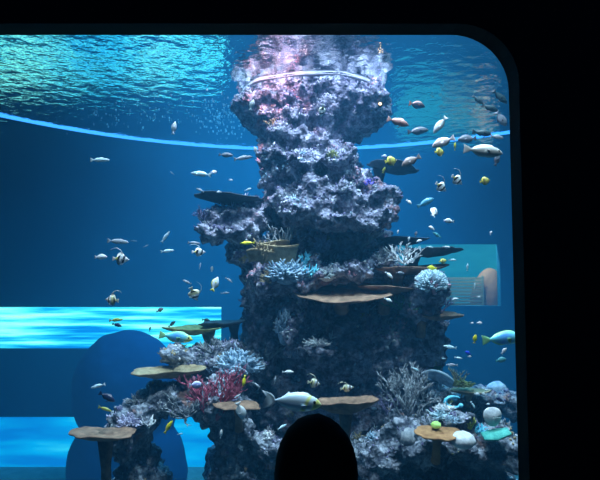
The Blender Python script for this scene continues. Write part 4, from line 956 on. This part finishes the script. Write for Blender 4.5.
 ('pale', 473, 405, 5.8, 8, 'R', 'tiny arched pale fish right of the curled C-shaped coral', -60),
 ('white', 488, 404, 5.8, 4, 'R', 'speck of a white fish above the upright round coral', 0),
 ('pale', 415, 369, 5.8, 9, 'R', 'white thin fish over the tangled grey coral', -25),
]
for t in FISH:
    key, px, row, d, L, dn, lab = t[:7]
    fish(key, px, row, d, L, dn, lab, *t[7:])

# small growth crowding the lower right corner
knobs('coral_head', 466, 413, 13, 10, mc_olive, 'dark olive coral clump above the yellow finger coral', 91, n=40, r=.13, d0=5.8)
knobs('coral_head', 457, 409, 13, 10, mc_brown, 'dark brown coral clump right of the cream crust', 92, n=36, r=.14, d0=5.8)
knobs('coral_head', 444, 408, 20, 7, mc_white, 'cream white coral crust above the blue-grey coral patch', 93, n=40, r=.1, d0=5.8)
knobs('coral_head', 453, 421, 15, 9, mc_blue, 'blue-grey coral clump left of the yellow finger coral', 94, n=40, r=.11, d0=5.8)
knobs('coral_head', 482, 418, 14, 11, mc_dusk, 'dusky violet coral clump left of the pale round coral', 95, n=36, r=.14, d0=5.8)
br(500, 428, 14, mc_grey, 'grey sprig behind the teal leaf coral in the lower right corner', 95, mains=7, levels=1, spread=60, thick=.08, d0=5.9)
br(424, 422, 14, mc_grey, 'grey sprig left of the lime cup coral', 96, mains=7, levels=2, spread=60, thick=.05, d0=5.7)
br(446, 404, 12, mc_olive, 'olive tuft just left of the C-shaped coral', 97, mains=8, levels=1, spread=60, thick=.07, d0=6.2)
# bubbles standing in for sparkles of light on the water surface
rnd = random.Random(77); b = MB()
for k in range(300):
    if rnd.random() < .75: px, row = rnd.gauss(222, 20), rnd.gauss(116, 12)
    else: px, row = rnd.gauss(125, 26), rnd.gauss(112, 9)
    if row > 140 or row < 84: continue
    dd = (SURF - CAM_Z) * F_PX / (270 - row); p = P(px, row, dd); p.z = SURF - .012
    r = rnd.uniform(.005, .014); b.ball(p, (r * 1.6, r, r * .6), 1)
o = b.build('surface_sparkles', plain('fleck_white', (.75, .85, .92), .3, .5)); tag(o, 'scatter of white bubbles for the sparkles on the water surface left of the pillar top', 'flecks', kind='stuff')

# ---------------------------------------------------------------- visitor in front of the glass
def person(loc):
    J = [  # joint, parent, radius x, radius y
        ((0, 0, .86), None, .15, .11), ((0, .01, 1.0), 0, .145, .10), ((0, .0, 1.16), 1, .15, .11), ((0, -.01, 1.285), 2, .12, .085), ((0, .0, 1.35), 3, .055, .055), ((0, .015, 1.41), 4, .055, .058),
        ((.15, -.01, 1.27), 3, .055, .055), ((.20, .0, 1.05), 6, .045, .045), ((.20, .14, .92), 7, .036, .036), ((.17, .28, .98), 8, .028, .028),
        ((-.15, -.01, 1.27), 3, .055, .055), ((-.20, -.02, 1.04), 10, .045, .045), ((-.21, .02, .82), 11, .036, .036), ((-.21, .04, .74), 12, .028, .028),
        ((.09, 0, .80), 0, .085, .085), ((.10, .02, .44), 14, .06, .06), ((.10, -.01, .10), 15, .045, .045), ((.11, .02, .045), 16, .045, .04), ((.12, .14, .035), 17, .04, .03),
        ((-.09, 0, .80), 0, .085, .085), ((-.10, .02, .44), 19, .06, .06), ((-.10, -.01, .10), 20, .045, .045), ((-.11, .02, .045), 21, .045, .04), ((-.12, .14, .035), 22, .04, .03)]
    # fingers: hand side, root joint, offsets
    fing = []
    for root, sx, fw in ((9, 1, Vector((-.05, .75, .1))), (13, -1, Vector((.0, .25, -.95)))):
        fw = fw.normalized(); side = Vector((1, 0, 0)) if root == 13 else Vector((0, 0, 1))
        for k in range(5):
            o = (k - 2) * .019
            L = (.035, .07, .078, .07, .055)[k]
            d = fw if k else (fw * .6 + side * -.8).normalized()
            a = Vector(J[root][0]) + side * o + fw * (.05 if k else .0); b_ = a + d * L * .5; c_ = b_ + (d + Vector((.25 * -sx, 0, -.25 if root == 9 else 0))).normalized() * L * .5
            fing.append((root, a, b_, c_))
    verts = [Vector(j[0]) for j in J]; edges = [(j[1], i) for i, j in enumerate(J) if j[1] is not None]; rad = [(j[2], j[3]) for j in J]
    for root, a, b_, c_ in fing:
        n = len(verts); verts += [a, b_, c_]; edges += [(root, n), (n, n + 1), (n + 1, n + 2)]; rad += [(.012, .012), (.009, .009), (.007, .007)]
    e = empty('person', loc); tag(e, 'dark silhouetted person with short hair watching the tank from the gallery', 'person')
    m_skin = plain('skin', (.30, .18, .13), .6); m_cloth = plain('black_clothes', (.008, .008, .01), .9)
    me = bpy.data.meshes.new('body'); me.from_pydata([tuple(v) for v in verts], edges, [])
    o = bpy.data.objects.new('body', me); COL.objects.link(o)
    sk = o.modifiers.new('skin', 'SKIN'); sub = o.modifiers.new('smooth', 'SUBSURF'); sub.levels = 2; sub.render_levels = 2
    bmm = bmesh.new(); bmm.from_mesh(me); ly = bmm.verts.layers.skin.verify(); bmm.verts.ensure_lookup_table()
    for v, r in zip(bmm.verts, rad): v[ly].radius = r
    bmm.verts[0][ly].use_root = True; bmm.to_mesh(me); bmm.free()
    dg = bpy.context.evaluated_depsgraph_get(); dg.update(); nm = bpy.data.meshes.new_from_object(o.evaluated_get(dg)); o.modifiers.clear(); o.data = nm; nm.name = 'body'
    # head joined to the same surface
    bmm = bmesh.new(); bmm.from_mesh(nm)
    vs_, fs = ICO[3]; idx = []
    for v in vs_:
        x, y, z = v; k = 1.0
        p = Vector((x * .074, y * .092, z * .112))
        if z < 0: p.x *= 1 - .25 * (-z) ** 1.5; p.y = p.y * (1 - .12 * -z) + .012 * -z
        if y > .85 and abs(x) < .3 and -.35 < z < .1: p.y += .022 * (1 - abs(x) / .3)       # nose
        if y > .7 and .2 < abs(x) < .55 and 0 < z < .25: p.y -= .008                          # eye sockets
        if y > .8 and abs(x) < .35 and -.6 < z < -.42: p.y += .006                             # lips
        if abs(x) > .93 and abs(y) < .3: p.x += math.copysign(.014, x)                         # ears
        idx.append(bmm.verts.new(p + Vector((0, .03, 1.475))))
    for f in fs: bmm.faces.new([idx[i] for i in f])
    bmm.to_mesh(nm); bmm.free()
    nm.materials.clear(); nm.materials.append(m_skin); nm.polygons.foreach_set('use_smooth', [True] * len(nm.polygons)); o.parent = e
    # clothes: shirt and trousers follow the body
    def cloth(name, lo, hi, off, xmax):
        bmc = bmesh.new(); bmc.from_mesh(nm)
        bmesh.ops.delete(bmc, geom=[f for f in bmc.faces if not (lo < f.calc_center_median().z < hi and abs(f.calc_center_median().x) < xmax and f.calc_center_median().y < .2)], context='FACES')
        bmc.normal_update()
        for v in bmc.verts: v.co += v.normal * off
        q = bpy.data.meshes.new(name); bmc.to_mesh(q); bmc.free(); q.materials.clear(); q.materials.append(m_cloth)
        c = bpy.data.objects.new(name, q); COL.objects.link(c); c.parent = e
        so = c.modifiers.new('thickness', 'SOLIDIFY'); so.thickness = .006; return c
    cloth('shirt', .84, 1.345, .012, .5); cloth('trousers', .07, .88, .010, .16); cloth('shoe', -.1, .08, .008, .5)
    b = MB(); vs_, fs = ICO[3]; hv = []
    for v in vs_:
        x, y, z = v; k = 1.10 + .02 * noise.noise(Vector(v) * 5)
        p = Vector((x * .081 * k, y * .094 * k, z * .112 * k))
        if y > .35 and z < .45: p *= .80
        if z < -.35: p *= .82
        hv.append(tuple(p + Vector((0, .026, 1.475))))
    b.add(hv, fs); b.build('hair', plain('black_hair', (.006, .005, .005), .8, .15), e)
    return e
pp = P(316, 440, 1.09); person(Vector((pp.x, 1.06, P(316, 417, 1.06).z - 1.601)))
